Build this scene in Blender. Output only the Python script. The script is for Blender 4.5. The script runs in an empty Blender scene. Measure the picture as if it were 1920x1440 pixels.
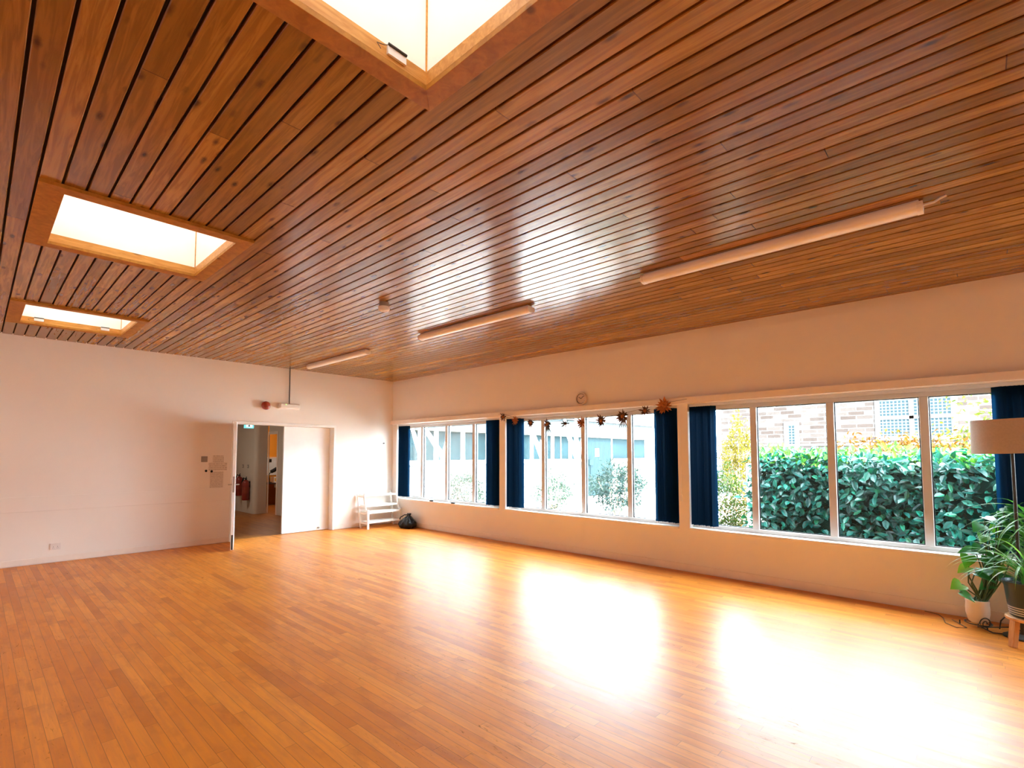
import bpy, math, random
import numpy as np
from mathutils import Vector, Matrix
random.seed(7); rng = np.random.default_rng(7)
S = bpy.context.scene
C = S.collection
PI = math.pi

# ------------------------------------------------------------------ materials
class NT:
    def __init__(s, name):
        s.m = bpy.data.materials.new(name); s.m.use_nodes = True
        s.t = s.m.node_tree; s.t.nodes.clear()
        s.out = s.t.nodes.new('ShaderNodeOutputMaterial')
    def n(s, typ, ins=None, **kw):
        nd = s.t.nodes.new(typ)
        for k, v in kw.items(): setattr(nd, k, v)
        for k, v in (ins or {}).items(): s.set(nd.inputs[k], v)
        return nd
    def set(s, sock, v):
        if hasattr(v, 'is_output') and v.is_output: s.t.links.new(v, sock)
        elif hasattr(v, 'outputs'): s.t.links.new(v.outputs[0], sock)
        else:
            if isinstance(v, tuple) and len(v) == 3 and sock.type == 'RGBA': v = (*v, 1)
            sock.default_value = v
    def math(s, op, a, b=None, c=None):
        nd = s.n('ShaderNodeMath', operation=op); s.set(nd.inputs[0], a)
        if b is not None: s.set(nd.inputs[1], b)
        if c is not None: s.set(nd.inputs[2], c)
        return nd.outputs[0]
    def mix(s, f, a, b, blend='MIX'):
        nd = s.n('ShaderNodeMix', data_type='RGBA', blend_type=blend)
        s.set(nd.inputs[0], f); s.set(nd.inputs[6], a); s.set(nd.inputs[7], b)
        return nd.outputs[2]
    def ramp(s, f, stops):
        nd = s.n('ShaderNodeValToRGB'); s.set(nd.inputs[0], f)
        e = nd.color_ramp.elements
        while len(e) < len(stops): e.new(0.5)
        for el, (p, c) in zip(e, stops):
            el.position = p; el.color = (*c, 1) if isinstance(c, tuple) else (c, c, c, 1)
        return nd.outputs[0]
    def coord(s, which='Object'): return s.n('ShaderNodeTexCoord').outputs[which]
    def map(s, v, scale=(1, 1, 1), loc=(0, 0, 0)):
        return s.n('ShaderNodeMapping', {'Vector': v, 'Scale': scale, 'Location': loc}).outputs[0]
    def noise(s, v, scale=5, detail=3, rough=.5, dist=0.0, out=0):
        return s.n('ShaderNodeTexNoise', {'Vector': v, 'Scale': scale, 'Detail': detail, 'Roughness': rough, 'Distortion': dist}).outputs[out]
    def bump(s, h, strength=.2, dist=.01):
        return s.n('ShaderNodeBump', {'Height': h, 'Strength': strength, 'Distance': dist}).outputs[0]
    def bsdf(s, **ins):
        names = {'color': 'Base Color', 'rough': 'Roughness', 'metal': 'Metallic', 'spec': 'Specular IOR Level', 'ior': 'IOR',
                 'normal': 'Normal', 'coat': 'Coat Weight', 'coatr': 'Coat Roughness', 'ecol': 'Emission Color', 'estr': 'Emission Strength',
                 'sheen': 'Sheen Weight', 'aniso': 'Anisotropic'}
        b = s.n('ShaderNodeBsdfPrincipled', {names[k]: v for k, v in ins.items()})
        return b
    def finish(s, sh): s.t.links.new(sh.outputs[0] if hasattr(sh, 'outputs') else sh, s.out.inputs[0]); return s.m

def plain(name, col, rough=.5, var=.08, scale=8., bump=0., metal=0., spec=.5):
    m = NT(name); v = m.coord()
    nz = m.noise(v, scale, 4)
    c = m.mix(m.ramp(nz, [(.3, 0.), (.7, 1.)]), tuple(max(0, k * (1 - var)) for k in col), tuple(min(1, k * (1 + var)) for k in col))
    kw = dict(color=c, rough=rough, metal=metal, spec=spec)
    if bump: kw['normal'] = m.bump(m.noise(v, scale * 12, 3), bump, .004)
    return m.finish(m.bsdf(**kw))

def paint_wall(name, col, stain=.12):
    m = NT(name); v = m.coord()
    big = m.noise(v, .8, 4, .6); fine = m.noise(v, 60, 3)
    c = m.mix(m.ramp(big, [(.35, 0.), (.7, 1.)]), tuple(k * .97 for k in col), col)
    scuff = m.ramp(m.noise(m.map(v, (3, 3, 9)), 2.2, 6, .7), [(.66, 0.), (.78, 1.)])
    c = m.mix(m.math('MULTIPLY', scuff, stain), c, tuple(k * .55 for k in col))
    return m.finish(m.bsdf(color=c, rough=.62, spec=.3, normal=m.bump(fine, .05, .003)))

def plank_ids(m, v, width, length, off=0.0):
    sep = m.n('ShaderNodeSeparateXYZ', {0: v})
    xs = m.math('DIVIDE', m.math('SUBTRACT', sep.outputs[0], off), width)
    row = m.math('FLOOR', xs); fx = m.math('FRACT', xs)
    rr = m.n('ShaderNodeTexWhiteNoise', {'W': row}, noise_dimensions='1D').outputs[0]
    ys = m.math('ADD', m.math('DIVIDE', sep.outputs[1], length), m.math('MULTIPLY', rr, 17.3))
    seg = m.math('FLOOR', ys); fy = m.math('FRACT', ys)
    vec = m.n('ShaderNodeCombineXYZ', {0: row, 1: seg, 2: 3.0})
    wn = m.n('ShaderNodeTexWhiteNoise', {'Vector': vec}, noise_dimensions='3D')
    return fx, fy, wn.outputs[0], vec.outputs[0]

def floor_mat(name='maple_strip_floor', tint=1.0):
    m = NT(name); v = m.coord()
    fx, fy, rnd, vec = plank_ids(m, v, .064, 1.05)
    shift = m.n('ShaderNodeVectorMath', {0: v, 1: m.n('ShaderNodeVectorMath', {0: vec, 1: (3.1, 7.7, 1.9)}, operation='MULTIPLY').outputs[0]}, operation='ADD').outputs[0]
    grain = m.noise(m.map(shift, (26, 1.6, 1)), 1.6, 5, .62, .4)
    blotch = m.noise(m.map(shift, (5, 2.2, 1)), 1.3, 4, .6)
    wide = m.noise(v, .55, 3, .5)
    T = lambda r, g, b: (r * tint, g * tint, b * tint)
    base = m.ramp(rnd, [(0., T(.58, .178, .016)), (.15, T(.71, .235, .024)), (.6, T(.78, .275, .030)), (1., T(.84, .32, .042))])
    base = m.mix(m.math('MULTIPLY', m.ramp(grain, [(.40, 1.), (.62, 0.)]), .3), base, T(.44, .12, .02))
    base = m.mix(m.math('MULTIPLY', m.ramp(blotch, [(.50, 0.), (.70, 1.)]), .5), base, T(.40, .11, .017))
    base = m.mix(m.math('MULTIPLY', m.ramp(wide, [(.45, 0.), (.75, 1.)]), .18), base, T(.44, .12, .02))
    # gaps between the strips and at their ends
    gx = m.math('LESS_THAN', m.math('MINIMUM', fx, m.math('SUBTRACT', 1., fx)), .020)
    gy = m.math('LESS_THAN', fy, .0022)
    gap = m.math('MAXIMUM', gx, gy)
    base = m.mix(m.math('MULTIPLY', gap, .62), base, T(.13, .05, .015))
    # worn scuffs and scratches
    sc = m.noise(m.map(v, (21, 4.2, 1)), 1.9, 7, .74, 1.6)
    patch = m.ramp(m.noise(v, .85, 3), [(.44, 0.), (.60, 1.)])
    scm = m.math('MULTIPLY', m.ramp(sc, [(.615, 0.), (.645, 1.)]), patch)
    base = m.mix(m.math('MULTIPLY', scm, .6), base, (.12, .06, .025))
    fx_ = m.math('MULTIPLY', m.ramp(grain, [(.35, 0.), (.65, 1.)]), .22)
    rough = m.math('ADD', m.math('MULTIPLY', m.noise(m.map(shift, (10, 1.2, 1)), 2., 3), .13), .31)
    rough = m.math('ADD', rough, m.math('MULTIPLY', scm, .3))
    spec = m.math('MULTIPLY', m.math('SUBTRACT', .44, m.math('MULTIPLY', fx_, .8)), m.math('SUBTRACT', 1., m.math('MULTIPLY', scm, .8)))
    h = m.math('SUBTRACT', m.math('MULTIPLY', rnd, .25), gap)
    b = m.bsdf(color=base, rough=rough, spec=spec, normal=m.bump(h, .10, .001))
    return m.finish(b)

def ceiling_mat():
    m = NT('varnished_pine_boards'); v = m.coord()
    fx, fy, rnd, vec = plank_ids(m, v, .1105, 3.4, -5.0)
    shift = m.n('ShaderNodeVectorMath', {0: v, 1: m.n('ShaderNodeVectorMath', {0: vec, 1: (3.1, 7.7, 1.9)}, operation='MULTIPLY').outputs[0]}, operation='ADD').outputs[0]
    grain = m.noise(m.map(shift, (16, .9, 1)), 2.4, 5, .6, .8)
    base = m.ramp(rnd, [(0., (.24, .102, .014)), (.5, (.34, .152, .022)), (1., (.46, .215, .036))])
    base = m.mix(m.math('MULTIPLY', m.ramp(grain, [(.42, 1.), (.6, 0.)]), .5), base, (.13, .045, .007))
    vo = m.n('ShaderNodeTexVoronoi', {'Vector': m.map(shift, (9., 3.1, 1)), 'Scale': 1.35, 'Randomness': 1.0})
    kn = m.ramp(m.math('ADD', vo.outputs['Distance'], m.math('MULTIPLY', m.noise(shift, 30, 2), .12)), [(.13, 1.), (.29, 0.)])
    sel = m.math('GREATER_THAN', m.n('ShaderNodeSeparateColor', {0: vo.outputs['Color']}).outputs[0], .28)
    base = m.mix(m.math('MULTIPLY', m.math('MULTIPLY', kn, sel), .85), base, (.05, .014, .005))
    joint = m.math('LESS_THAN', fy, .0013)
    base = m.mix(m.math('MULTIPLY', joint, .8), base, (.04, .012, .004))
    rough = m.math('ADD', m.math('MULTIPLY', grain, .06), .20)
    return m.finish(m.bsdf(color=base, rough=rough, spec=.62))

def wood_mat(name, c0, c1, axis_scale=(1, 14, 14), rough=.42, knots=True):
    m = NT(name); v = m.coord()
    g = m.noise(m.map(v, axis_scale), 2.2, 5, .6, .7)
    base = m.mix(m.ramp(g, [(.35, 0.), (.65, 1.)]), c0, c1)
    if knots:
        vo = m.n('ShaderNodeTexVoronoi', {'Vector': m.map(v, tuple(2.2 + k * .25 for k in axis_scale)), 'Scale': 1.})
        kn = m.ramp(vo.outputs['Distance'], [(.05, 1.), (.11, 0.)])
        base = m.mix(m.math('MULTIPLY', kn, .7), base, tuple(k * .25 for k in c0))
    return m.finish(m.bsdf(color=base, rough=rough, spec=.25, normal=m.bump(g, .1, .002)))

def leaf_mat(name, stops, rough=.35, trans=.3, scale=9., spec=.5):
    m = NT(name); v = m.coord()
    geo = m.n('ShaderNodeNewGeometry')
    f = m.math('ADD', m.math('MULTIPLY', geo.outputs['Random Per Island'], .8), m.math('MULTIPLY', m.noise(v, scale, 2), .2))
    col = m.ramp(f, stops)
    b = m.bsdf(color=col, rough=rough, spec=spec)
    tr = m.n('ShaderNodeBsdfTranslucent', {'Color': m.mix(1., col, (1.3, 1.7, .55), 'MULTIPLY')})
    mx = m.n('ShaderNodeMixShader', {0: trans}); m.t.links.new(b.outputs[0], mx.inputs[1]); m.t.links.new(tr.outputs[0], mx.inputs[2])
    return m.finish(mx)

def brick_mat(name, c1, c2, mortar, scale, bw, rh, rough=.85, msize=.015):
    m = NT(name); v = m.coord()
    sp = m.n('ShaderNodeSeparateXYZ', {0: v})
    vv = m.n('ShaderNodeCombineXYZ', {0: m.math('ADD', sp.outputs[0], sp.outputs[1]), 1: sp.outputs[2], 2: 0.})
    br = m.n('ShaderNodeTexBrick', {'Vector': vv.outputs[0], 'Color1': c1, 'Color2': c2, 'Mortar': mortar, 'Scale': scale,
                                    'Brick Width': bw, 'Row Height': rh, 'Mortar Size': msize, 'Bias': 0.0})
    nz = m.noise(v, 2.5, 5, .65)
    c = m.mix(m.ramp(nz, [(.5, 0.), (.75, .5)]), br.outputs[0], tuple(k * .6 for k in c2))
    return m.finish(m.bsdf(color=c, rough=rough, spec=.06, normal=m.bump(br.outputs[1], -.4, .01)))

def glass_mat(name, tint=(.93, .97, .97), boost=1.0):
    m = NT(name); v = m.coord()
    fr = m.n('ShaderNodeFresnel', {'IOR': 1.5})
    tr = m.n('ShaderNodeBsdfTransparent', {'Color': tint})
    gl = m.n('ShaderNodeBsdfGlossy', {'Color': (1, 1, 1), 'Roughness': .0})
    mx = m.n('ShaderNodeMixShader', {0: m.math('MULTIPLY', fr.outputs[0], boost)})
    m.t.links.new(tr.outputs[0], mx.inputs[1]); m.t.links.new(gl.outputs[0], mx.inputs[2])
    return m.finish(mx)

def fabric_mat(name, col):
    m = NT(name); v = m.coord()
    c = m.mix(m.noise(v, 40, 2), tuple(k * .8 for k in col), tuple(k * 1.15 for k in col))
    d = m.bsdf(color=c, rough=.95, spec=.08)
    tr = m.n('ShaderNodeBsdfTranslucent', {'Color': tuple(k * 1.6 for k in col)})
    mx = m.n('ShaderNodeMixShader', {0: .3}); m.t.links.new(d.outputs[0], mx.inputs[1]); m.t.links.new(tr.outputs[0], mx.inputs[2])
    return m.finish(mx)
def opal_mat(name, col):
    m = NT(name)
    tr = m.n('ShaderNodeBsdfTranslucent', {'Color': col}); df = m.n('ShaderNodeBsdfDiffuse', {'Color': col})
    mx = m.n('ShaderNodeMixShader', {0: .2}); m.t.links.new(tr.outputs[0], mx.inputs[1]); m.t.links.new(df.outputs[0], mx.inputs[2])
    return m.finish(mx)
def emit_mat(name, col, strength):
    m = NT(name)
    return m.finish(m.n('ShaderNodeEmission', {'Color': col, 'Strength': strength}))

def lattice_mat():
    m = NT('leaded_glass'); v = m.coord()
    sp = m.n('ShaderNodeSeparateXYZ', {0: v})
    a = m.math('FRACT', m.math('MULTIPLY', sp.outputs[1], 8.5)); b = m.math('FRACT', m.math('MULTIPLY', sp.outputs[2], 8.5))
    e = m.math('MAXIMUM', m.math('LESS_THAN', a, .3), m.math('LESS_THAN', b, .3))
    c = m.mix(e, (.006, .012, .015), (.036, .042, .045))
    return m.finish(m.bsdf(color=c, rough=.6, spec=.06))

def bands_mat():
    m = NT('dark_glazed_pot_with_pale_bands'); v = m.coord()
    sp = m.n('ShaderNodeSeparateXYZ', {0: v}); z = sp.outputs[2]
    f = m.math('FRACT', m.math('MULTIPLY', z, 55.))
    inb = m.math('MULTIPLY', m.math('LESS_THAN', z, .085), m.math('GREATER_THAN', z, .02))
    k = m.math('MULTIPLY', m.math('LESS_THAN', f, .5), inb)
    c = m.mix(k, (.012, .035, .045), (.45, .45, .42))
    return m.finish(m.bsdf(color=c, rough=.3))

def paper_mat(name, lines=26, ink=(.30, .24, .20)):
    m = NT(name); v = m.coord()
    sp = m.n('ShaderNodeSeparateXYZ', {0: v})
    row = m.math('MULTIPLY', sp.outputs[2], float(lines) / .3)
    w = m.noise(m.n('ShaderNodeCombineXYZ', {0: m.math('MULTIPLY', sp.outputs[0], 60.), 1: m.math('FLOOR', row), 2: 0.}).outputs[0], 1.2, 1)
    k = m.math('MULTIPLY', m.math('LESS_THAN', m.math('FRACT', row), .45), m.math('GREATER_THAN', w, .47))
    c = m.mix(m.math('MULTIPLY', k, .55), (.74, .66, .58), ink)
    return m.finish(m.bsdf(color=c, rough=.7))

M = {}
M['wall'] = paint_wall('cream_wall_paint', (.885, .825, .765))
M['wall_win'] = M['wall']
M['white'] = plain('white_gloss_paint', (.86, .84, .80), .38, .03)
M['door'] = plain('white_door_paint', (.88, .88, .87), .42, .02)
M['upvc'] = plain('white_window_frame', (.60, .60, .60), .3, .02)
M['trimwall'] = plain('painted_trim', (.87, .78, .70), .5, .03)
M['floor'] = floor_mat()
M['floor_dark'] = floor_mat('worn_corridor_floor', .55)  # hall floor wood, tinted down to carry the corridor's shade
M['ceiling'] = ceiling_mat()
M['void'] = plain('dark_board_gap', (.02, .008, .004), .9, .1)
M['pine'] = wood_mat('golden_pine_trim', (.34, .13, .014), (.46, .19, .022), (9, 9, 9), .6)
M['pine_in'] = wood_mat('bright_pine_liner', (.50, .20, .035), (.66, .31, .07), (3, 20, 20))
M['shaft'] = plain('cream_skylight_paint', (.94, .885, .79), .6, .03, 3.)
M['glass'] = glass_mat('window_glass', (.93, .965, .97), .45)
M['skyglass'] = opal_mat('opal_rooflight_glazing', (.33, .33, .32))
M['blind'] = fabric_mat('navy_blind_fabric', (.0016, .016, .042))
M['blind_weight'] = plain('white_plastic', (.8, .8, .78), .4, .03)
M['lightbody'] = plain('white_fitting_plastic', (.80, .74, .70), .42, .03)
M['diffuser'] = plain('opal_diffuser', (.90, .84, .78), .25, .02)
M['metal'] = plain('brushed_steel', (.55, .53, .5), .32, .06, 30, 0., 1.)
M['darkmetal'] = plain('dark_metal', (.03, .028, .025), .45, .2)
M['black'] = plain('black_plastic', (.006, .006, .007), .5, .2, 8., 0., 0., .2)
M['bag'] = plain('black_bin_bag', (.003, .004, .006), .3, .2, 6., .0, 0., .3)
M['red'] = plain('red_enamel', (.22, .018, .010), .3, .08)
M['sounder'] = plain('red_sounder_plastic', (.26, .03, .012), .28, .05)
M['green_led'] = emit_mat('green_indicator', (.5, 1, .3), 1.6)
M['grey'] = plain('grey_plastic', (.30, .27, .23), .45, .06)
M['face'] = plain('clock_face', (.74, .62, .55), .4, .03)
M['paper'] = paper_mat('printed_notice')
M['plainpaper'] = paper_mat('typed_poster', 9)
M['straw'] = plain('dried_petals', (.10, .042, .018), .8, .5, 40)
M['orange_straw'] = plain('orange_dried_flower', (.38, .12, .025), .8, .35, 40)
M['greystraw'] = plain('grey_dried_leaf', (.11, .10, .075), .8, .4, 40)
M['string'] = plain('brown_string', (.2, .12, .07), .9)
M['shade'] = plain('lamp_shade_linen', (.47, .39, .32), .9, .05, 60, .15)
M['pot'] = plain('cream_ceramic', (.78, .68, .58), .3, .04)
M['darkpot'] = bands_mat()
M['soil'] = plain('potting_soil', (.03, .02, .013), .95, .4, 50, .5)
M['iron'] = plain('black_wrought_iron', (.02, .017, .015), .5, .2)
M['stool'] = wood_mat('light_oak', (.50, .24, .09), (.66, .36, .15), (12, 12, 1.5), .45, False)
M['stem'] = plain('plant_stem', (.06, .10, .03), .6, .3, 20)
M['philo'] = leaf_mat('broad_plant_leaf', [(0., (.02, .10, .035)), (.5, (.04, .19, .05)), (.8, (.12, .33, .04)), (1., (.38, .42, .04))], .3, .25)
M['spider'] = leaf_mat('striped_strap_leaf', [(0., (.03, .14, .04)), (.6, (.10, .28, .07)), (1., (.42, .55, .30))], .4, .3)
M['laurel'] = leaf_mat('laurel_leaf', [(0., (.0008, .028, .028)), (.5, (.002, .062, .052)), (.85, (.005, .105, .072)), (1., (.03, .15, .03))], .34, .15, spec=.42)
M['laurel_new'] = leaf_mat('young_laurel_leaf', [(0., (.02, .10, .026)), (.6, (.045, .15, .03)), (1., (.13, .17, .03))], .3, .35, spec=.12)
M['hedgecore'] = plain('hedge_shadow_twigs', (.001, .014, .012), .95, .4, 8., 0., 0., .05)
M['smallleaf'] = leaf_mat('small_green_leaf', [(0., (.006, .016, .002)), (.6, (.014, .028, .004)), (1., (.03, .042, .007))], .5, .3, spec=.12)
M['paleleaf'] = leaf_mat('pale_shrub_leaf', [(0., (.006, .016, .012)), (.5, (.013, .026, .02)), (1., (.03, .042, .036))], .5, .3, spec=.12)
M['blueleaf'] = leaf_mat('bluish_shrub_leaf', [(0., (.0035, .011, .011)), (.5, (.008, .019, .019)), (1., (.02, .033, .034))], .45, .25, spec=.12)
M['yellowleaf'] = leaf_mat('yellow_leaf', [(0., (.042, .027, .0004)), (.5, (.056, .038, .0005)), (1., (.06, .047, .004))], .6, .35, spec=.12)
M['orangeleaf'] = leaf_mat('orange_leaf', [(0., (.05, .014, .0006)), (.5, (.065, .022, .001)), (1., (.055, .034, .003))], .6, .35, spec=.12)
M['limeleaf'] = leaf_mat('yellow_green_leaf', [(0., (.022, .03, .003)), (.6, (.044, .044, .006)), (1., (.055, .044, .007))], .6, .4, spec=.12)
M['bark'] = plain('brown_bark', (.16, .11, .07), .9, .4, 20)
M['birch'] = plain('pale_birch_bark', (.82, .82, .80), .8, .12, 6)
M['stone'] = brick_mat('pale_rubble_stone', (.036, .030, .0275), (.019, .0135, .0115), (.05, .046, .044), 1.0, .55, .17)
M['dressed'] = plain('dressed_stone', (.085, .083, .082), .85, .1, 3, spec=.06)
M['leaded'] = lattice_mat()
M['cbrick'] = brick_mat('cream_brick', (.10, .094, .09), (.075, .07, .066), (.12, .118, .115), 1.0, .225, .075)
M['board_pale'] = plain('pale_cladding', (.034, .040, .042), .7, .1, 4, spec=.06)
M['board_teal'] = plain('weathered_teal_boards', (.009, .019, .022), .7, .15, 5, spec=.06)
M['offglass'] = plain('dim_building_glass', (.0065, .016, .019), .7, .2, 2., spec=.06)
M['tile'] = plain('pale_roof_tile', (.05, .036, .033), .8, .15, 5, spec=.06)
M['ground'] = plain('pale_paving', (.78, .78, .75), .9, .1, 2, spec=.06)
M['soilbed'] = plain('garden_soil', (.035, .04, .02), .95, .3, 8, spec=.06)
M['ochre'] = plain('ochre_wall_paint', (.62, .27, .015), .6, .05, 2)
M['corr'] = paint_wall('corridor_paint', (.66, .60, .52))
M['board_notice'] = plain('pale_blue_notice_board', (.55, .68, .78), .6, .1, 6)
M['exitgreen'] = emit_mat('lit_exit_panel', (.16, .55, .55), .8)
M['exitwhite'] = emit_mat('lit_exit_pictogram', (.75, 1, 1), 1.2)
M['yellowbox'] = plain('yellow_card', (.75, .42, .03), .6, .05)
M['desk'] = plain('dark_desk', (.035, .028, .03), .5, .2)
M['roofing'] = plain('roof_felt', (.12, .12, .12), .9, .2)
M['extwall'] = brick_mat('outer_brick', (.70, .66, .62), (.62, .58, .54), (.75, .73, .7), 1.0, .225, .075)

# ------------------------------------------------------------------ geometry helpers
class MB:
    def __init__(s): s.v = []; s.f = []; s.mi = []; s.cur = 0
    def add(s, vs, fs):
        o = len(s.v); s.v.extend([tuple(map(float, p)) for p in vs]); s.f.extend([tuple(i + o for i in f) for f in fs]); s.mi.extend([s.cur] * len(fs)); return s
    def box(s, x0, x1, y0, y1, z0, z1):
        x0, x1 = sorted((x0, x1)); y0, y1 = sorted((y0, y1)); z0, z1 = sorted((z0, z1))
        vs = [(x0, y0, z0), (x1, y0, z0), (x1, y1, z0), (x0, y1, z0), (x0, y0, z1), (x1, y0, z1), (x1, y1, z1), (x0, y1, z1)]
        return s.add(vs, [(0, 3, 2, 1), (4, 5, 6, 7), (0, 1, 5, 4), (1, 2, 6, 5), (2, 3, 7, 6), (3, 0, 4, 7)])
    def obox(s, c, ax, ay, az, hx, hy, hz):
        c = Vector(c); ax = Vector(ax).normalized(); ay = Vector(ay).normalized(); az = Vector(az).normalized()
        vs = [c + ax * (hx * i) + ay * (hy * j) + az * (hz * k) for k in (-1, 1) for j in (-1, 1) for i in (-1, 1)]
        return s.add(vs, [(0, 2, 3, 1), (4, 5, 7, 6), (0, 1, 5, 4), (1, 3, 7, 5), (3, 2, 6, 7), (2, 0, 4, 6)])
    def bar(s, p0, p1, w, h, up=(0, 0, 1)):
        p0 = Vector(p0); p1 = Vector(p1); d = (p1 - p0); L = d.length; d.normalize()
        u = Vector(up)
        if abs(d.dot(u)) > .95: u = Vector((0, 1, 0))
        side = d.cross(u).normalized(); u = side.cross(d)
        return s.obox((p0 + p1) / 2, d, side, u, L / 2, w / 2, h / 2)
    def tube(s, path, r, n=10, cap=True, closed=False):
        path = [Vector(p) for p in path]; k = len(path)
        rs = r if isinstance(r, (list, tuple)) else [r] * k
        vs = []; prev = None
        for i, p in enumerate(path):
            if closed: t = (path[(i + 1) % k] - path[i - 1])
            else: t = (path[min(i + 1, k - 1)] - path[max(i - 1, 0)])
            t.normalize()
            if prev is None:
                a = Vector((0, 0, 1)) if abs(t.z) < .9 else Vector((1, 0, 0))
                u = t.cross(a).normalized()
            else: u = (prev - t * prev.dot(t)).normalized()
            prev = u; w = t.cross(u)
            for j in range(n):
                a = 2 * PI * j / n
                vs.append(p + (u * math.cos(a) + w * math.sin(a)) * rs[i])
        fs = []
        for i in range(k if closed else k - 1):
            i2 = (i + 1) % k
            for j in range(n): fs.append((i * n + j, i * n + (j + 1) % n, i2 * n + (j + 1) % n, i2 * n + j))
        if cap and not closed: fs.append(tuple(range(n - 1, -1, -1))); fs.append(tuple((k - 1) * n + j for j in range(n)))
        return s.add(vs, fs)
    def lathe(s, prof, c=(0, 0, 0), n=32, axis='z', cap=True):
        vs = []
        for (r, h) in prof:
            for j in range(n):
                a = 2 * PI * j / n; x, y = r * math.cos(a), r * math.sin(a)
                p = {'z': (x, y, h), 'x': (h, x, y), 'y': (x, h, y)}[axis]
                vs.append((p[0] + c[0], p[1] + c[1], p[2] + c[2]))
        k = len(prof); fs = []
        for i in range(k - 1):
            for j in range(n):
                q = (i * n + j, i * n + (j + 1) % n, (i + 1) * n + (j + 1) % n, (i + 1) * n + j)
                fs.append(q if axis != 'y' else q[::-1])
        if cap:
            if prof[0][0] > 1e-4: fs.append(tuple(range(n - 1, -1, -1)))
            if prof[-1][0] > 1e-4: fs.append(tuple((k - 1) * n + j for j in range(n)))
        return s.add(vs, fs)
    def build(s, name, mat, parent=None, smooth=False, bevel=0.0, origin=None):
        off = Vector((0, 0, 0)); q = parent
        while q is not None: off += q.location; q = q.parent
        if origin is not None: off = off + (Vector(origin) - off)
        me = bpy.data.meshes.new(name)
        me.from_pydata([(x - off.x, y - off.y, z - off.z) for x, y, z in s.v], [], s.f)
        for mm in (mat if isinstance(mat, (list, tuple)) else [mat]): me.materials.append(mm)
        if any(s.mi): me.polygons.foreach_set('material_index', s.mi)
        if smooth: me.polygons.foreach_set('use_smooth', [True] * len(me.polygons))
        me.update()
        o = bpy.data.objects.new(name, me); C.objects.link(o)
        if origin is not None: o.location = Vector(origin) - (Vector((0, 0, 0)) if parent is None else parent.location)
        if parent is not None: o.parent = parent
        if bevel:
            b = o.modifiers.new('bevel', 'BEVEL'); b.width = bevel; b.segments = 2; b.limit_method = 'ANGLE'
        if smooth:
            try: me.set_sharp_from_angle(angle=math.radians(42))
            except Exception: pass
        return o

def tag(o, label=None, cat=None, group=None, kind=None):
    if label: o['label'] = label
    if cat: o['category'] = cat
    if group: o['group'] = group
    if kind: o['kind'] = kind
    return o
def thing(name, loc, label, cat, group=None, kind=None):
    o = bpy.data.objects.new(name, None); C.objects.link(o); o.location = loc; o.empty_display_size = .1
    return tag(o, label, cat, group, kind)
def copy_tree(o, parent=None):
    c = o.copy(); C.objects.link(c)
    if parent is not None: c.parent = parent
    for ch in list(o.children): copy_tree(ch, c)
    return c
def struct(o, label=None, cat=None): return tag(o, label, cat, None, 'structure')

FILL_LAMP = 16.5; H = 3.1325           # ceiling height
XL, YF = -11.3, -13.25
# ------------------------------------------------------------------ walls of the hall
DX0, DX1, DZ = -3.265, -1.40, 2.047      # clear door opening
b = MB(); b.box(XL, DX0 - .045, 0, .2, -.02, H + .016); b.box(DX1 + .045, .25, 0, .2, -.02, H + .016); b.box(DX0 - .045, DX1 + .045, 0, .2, DZ + .05, H + .016)
struct(b.build('wall_back', M['wall']), 'cream end wall with the double doorway', 'wall')
BC = [-1.73, -4.995, -8.26, -11.525]     # window bay centres
HW = 1.5625
b = MB(); b.box(0, .25, YF, 0, -.02, .535); b.box(0, .25, YF, 0, 2.165, H + .016)
edges = [0.0] + [v for c in BC for v in (c + HW, c - HW)] + [YF]
for i in range(0, len(edges), 2): b.box(0, .25, edges[i + 1], edges[i], .535, 2.165)
struct(b.build('wall_right', M['wall_win']), 'cream long wall with the row of windows', 'wall')
b = MB(); b.box(XL - .2, XL, YF, .2, -.02, H + .016); struct(b.build('wall_left', M['wall']), 'plain cream side wall opposite the windows', 'wall')
b = MB(); b.box(XL - .2, .25, YF - .2, YF, -.02, H + .016); struct(b.build('wall_front', M['wall']), 'plain cream wall facing the double doors', 'wall')
b = MB(); b.box(XL, 0, YF, .2, -.1, 0); struct(b.build('floor', M['floor']), 'glossy strip wood hall floor with scuffs', 'floor')

# ceiling boards with open grooves, cut round the roof lights
SKX = (-6.211, -5.0)
SKY = [(-2.205, -.975), (-5.505, -4.27), (-8.83, -7.638), (-12.13, -10.92)]
b = MB(); gap = .0125; pitch = .1105; k0 = int((XL + 5.0) / pitch) - 1
for k in range(k0, 47):
    x0 = -5.0 + k * pitch + gap / 2; x1 = x0 + pitch - gap
    x0c, x1c = max(x0, XL), min(x1, -.002)
    if x1c - x0c < .01: continue
    spans = [(YF, 0.0)]
    if x1c > SKX[0] + .03 and x0c < SKX[1] - .03:
        spans = []; ys = YF
        for (a, c) in sorted(SKY): spans.append((ys, a + .05)); ys = c - .05
        spans.append((ys, 0.0))
    ch = .0035
    for (y0, y1) in spans:
        pr = [(x0c, H + .016), (x0c, H + ch), (x0c + ch, H), (x1c - ch, H), (x1c, H + ch), (x1c, H + .016)]
        vs = [(x, y, z) for y in (y0, y1) for x, z in pr]
        b.add(vs, [(i, i + 1, i + 7, i + 6) for i in range(5)] + [tuple(range(5, -1, -1)), tuple(range(6, 12))])
b.cur = 1
bx = [XL - .2, SKX[0] + .05, SKX[1] - .05, .25]
b.box(bx[0], bx[1], YF - .2, .2, H + .016, H + .12); b.box(bx[2], bx[3], YF - .2, .2, H + .016, H + .12)
ys = YF - .2
for (a, c) in sorted(SKY): b.box(bx[1], bx[2], ys, a + .05, H + .016, H + .12); ys = c - .05
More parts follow.
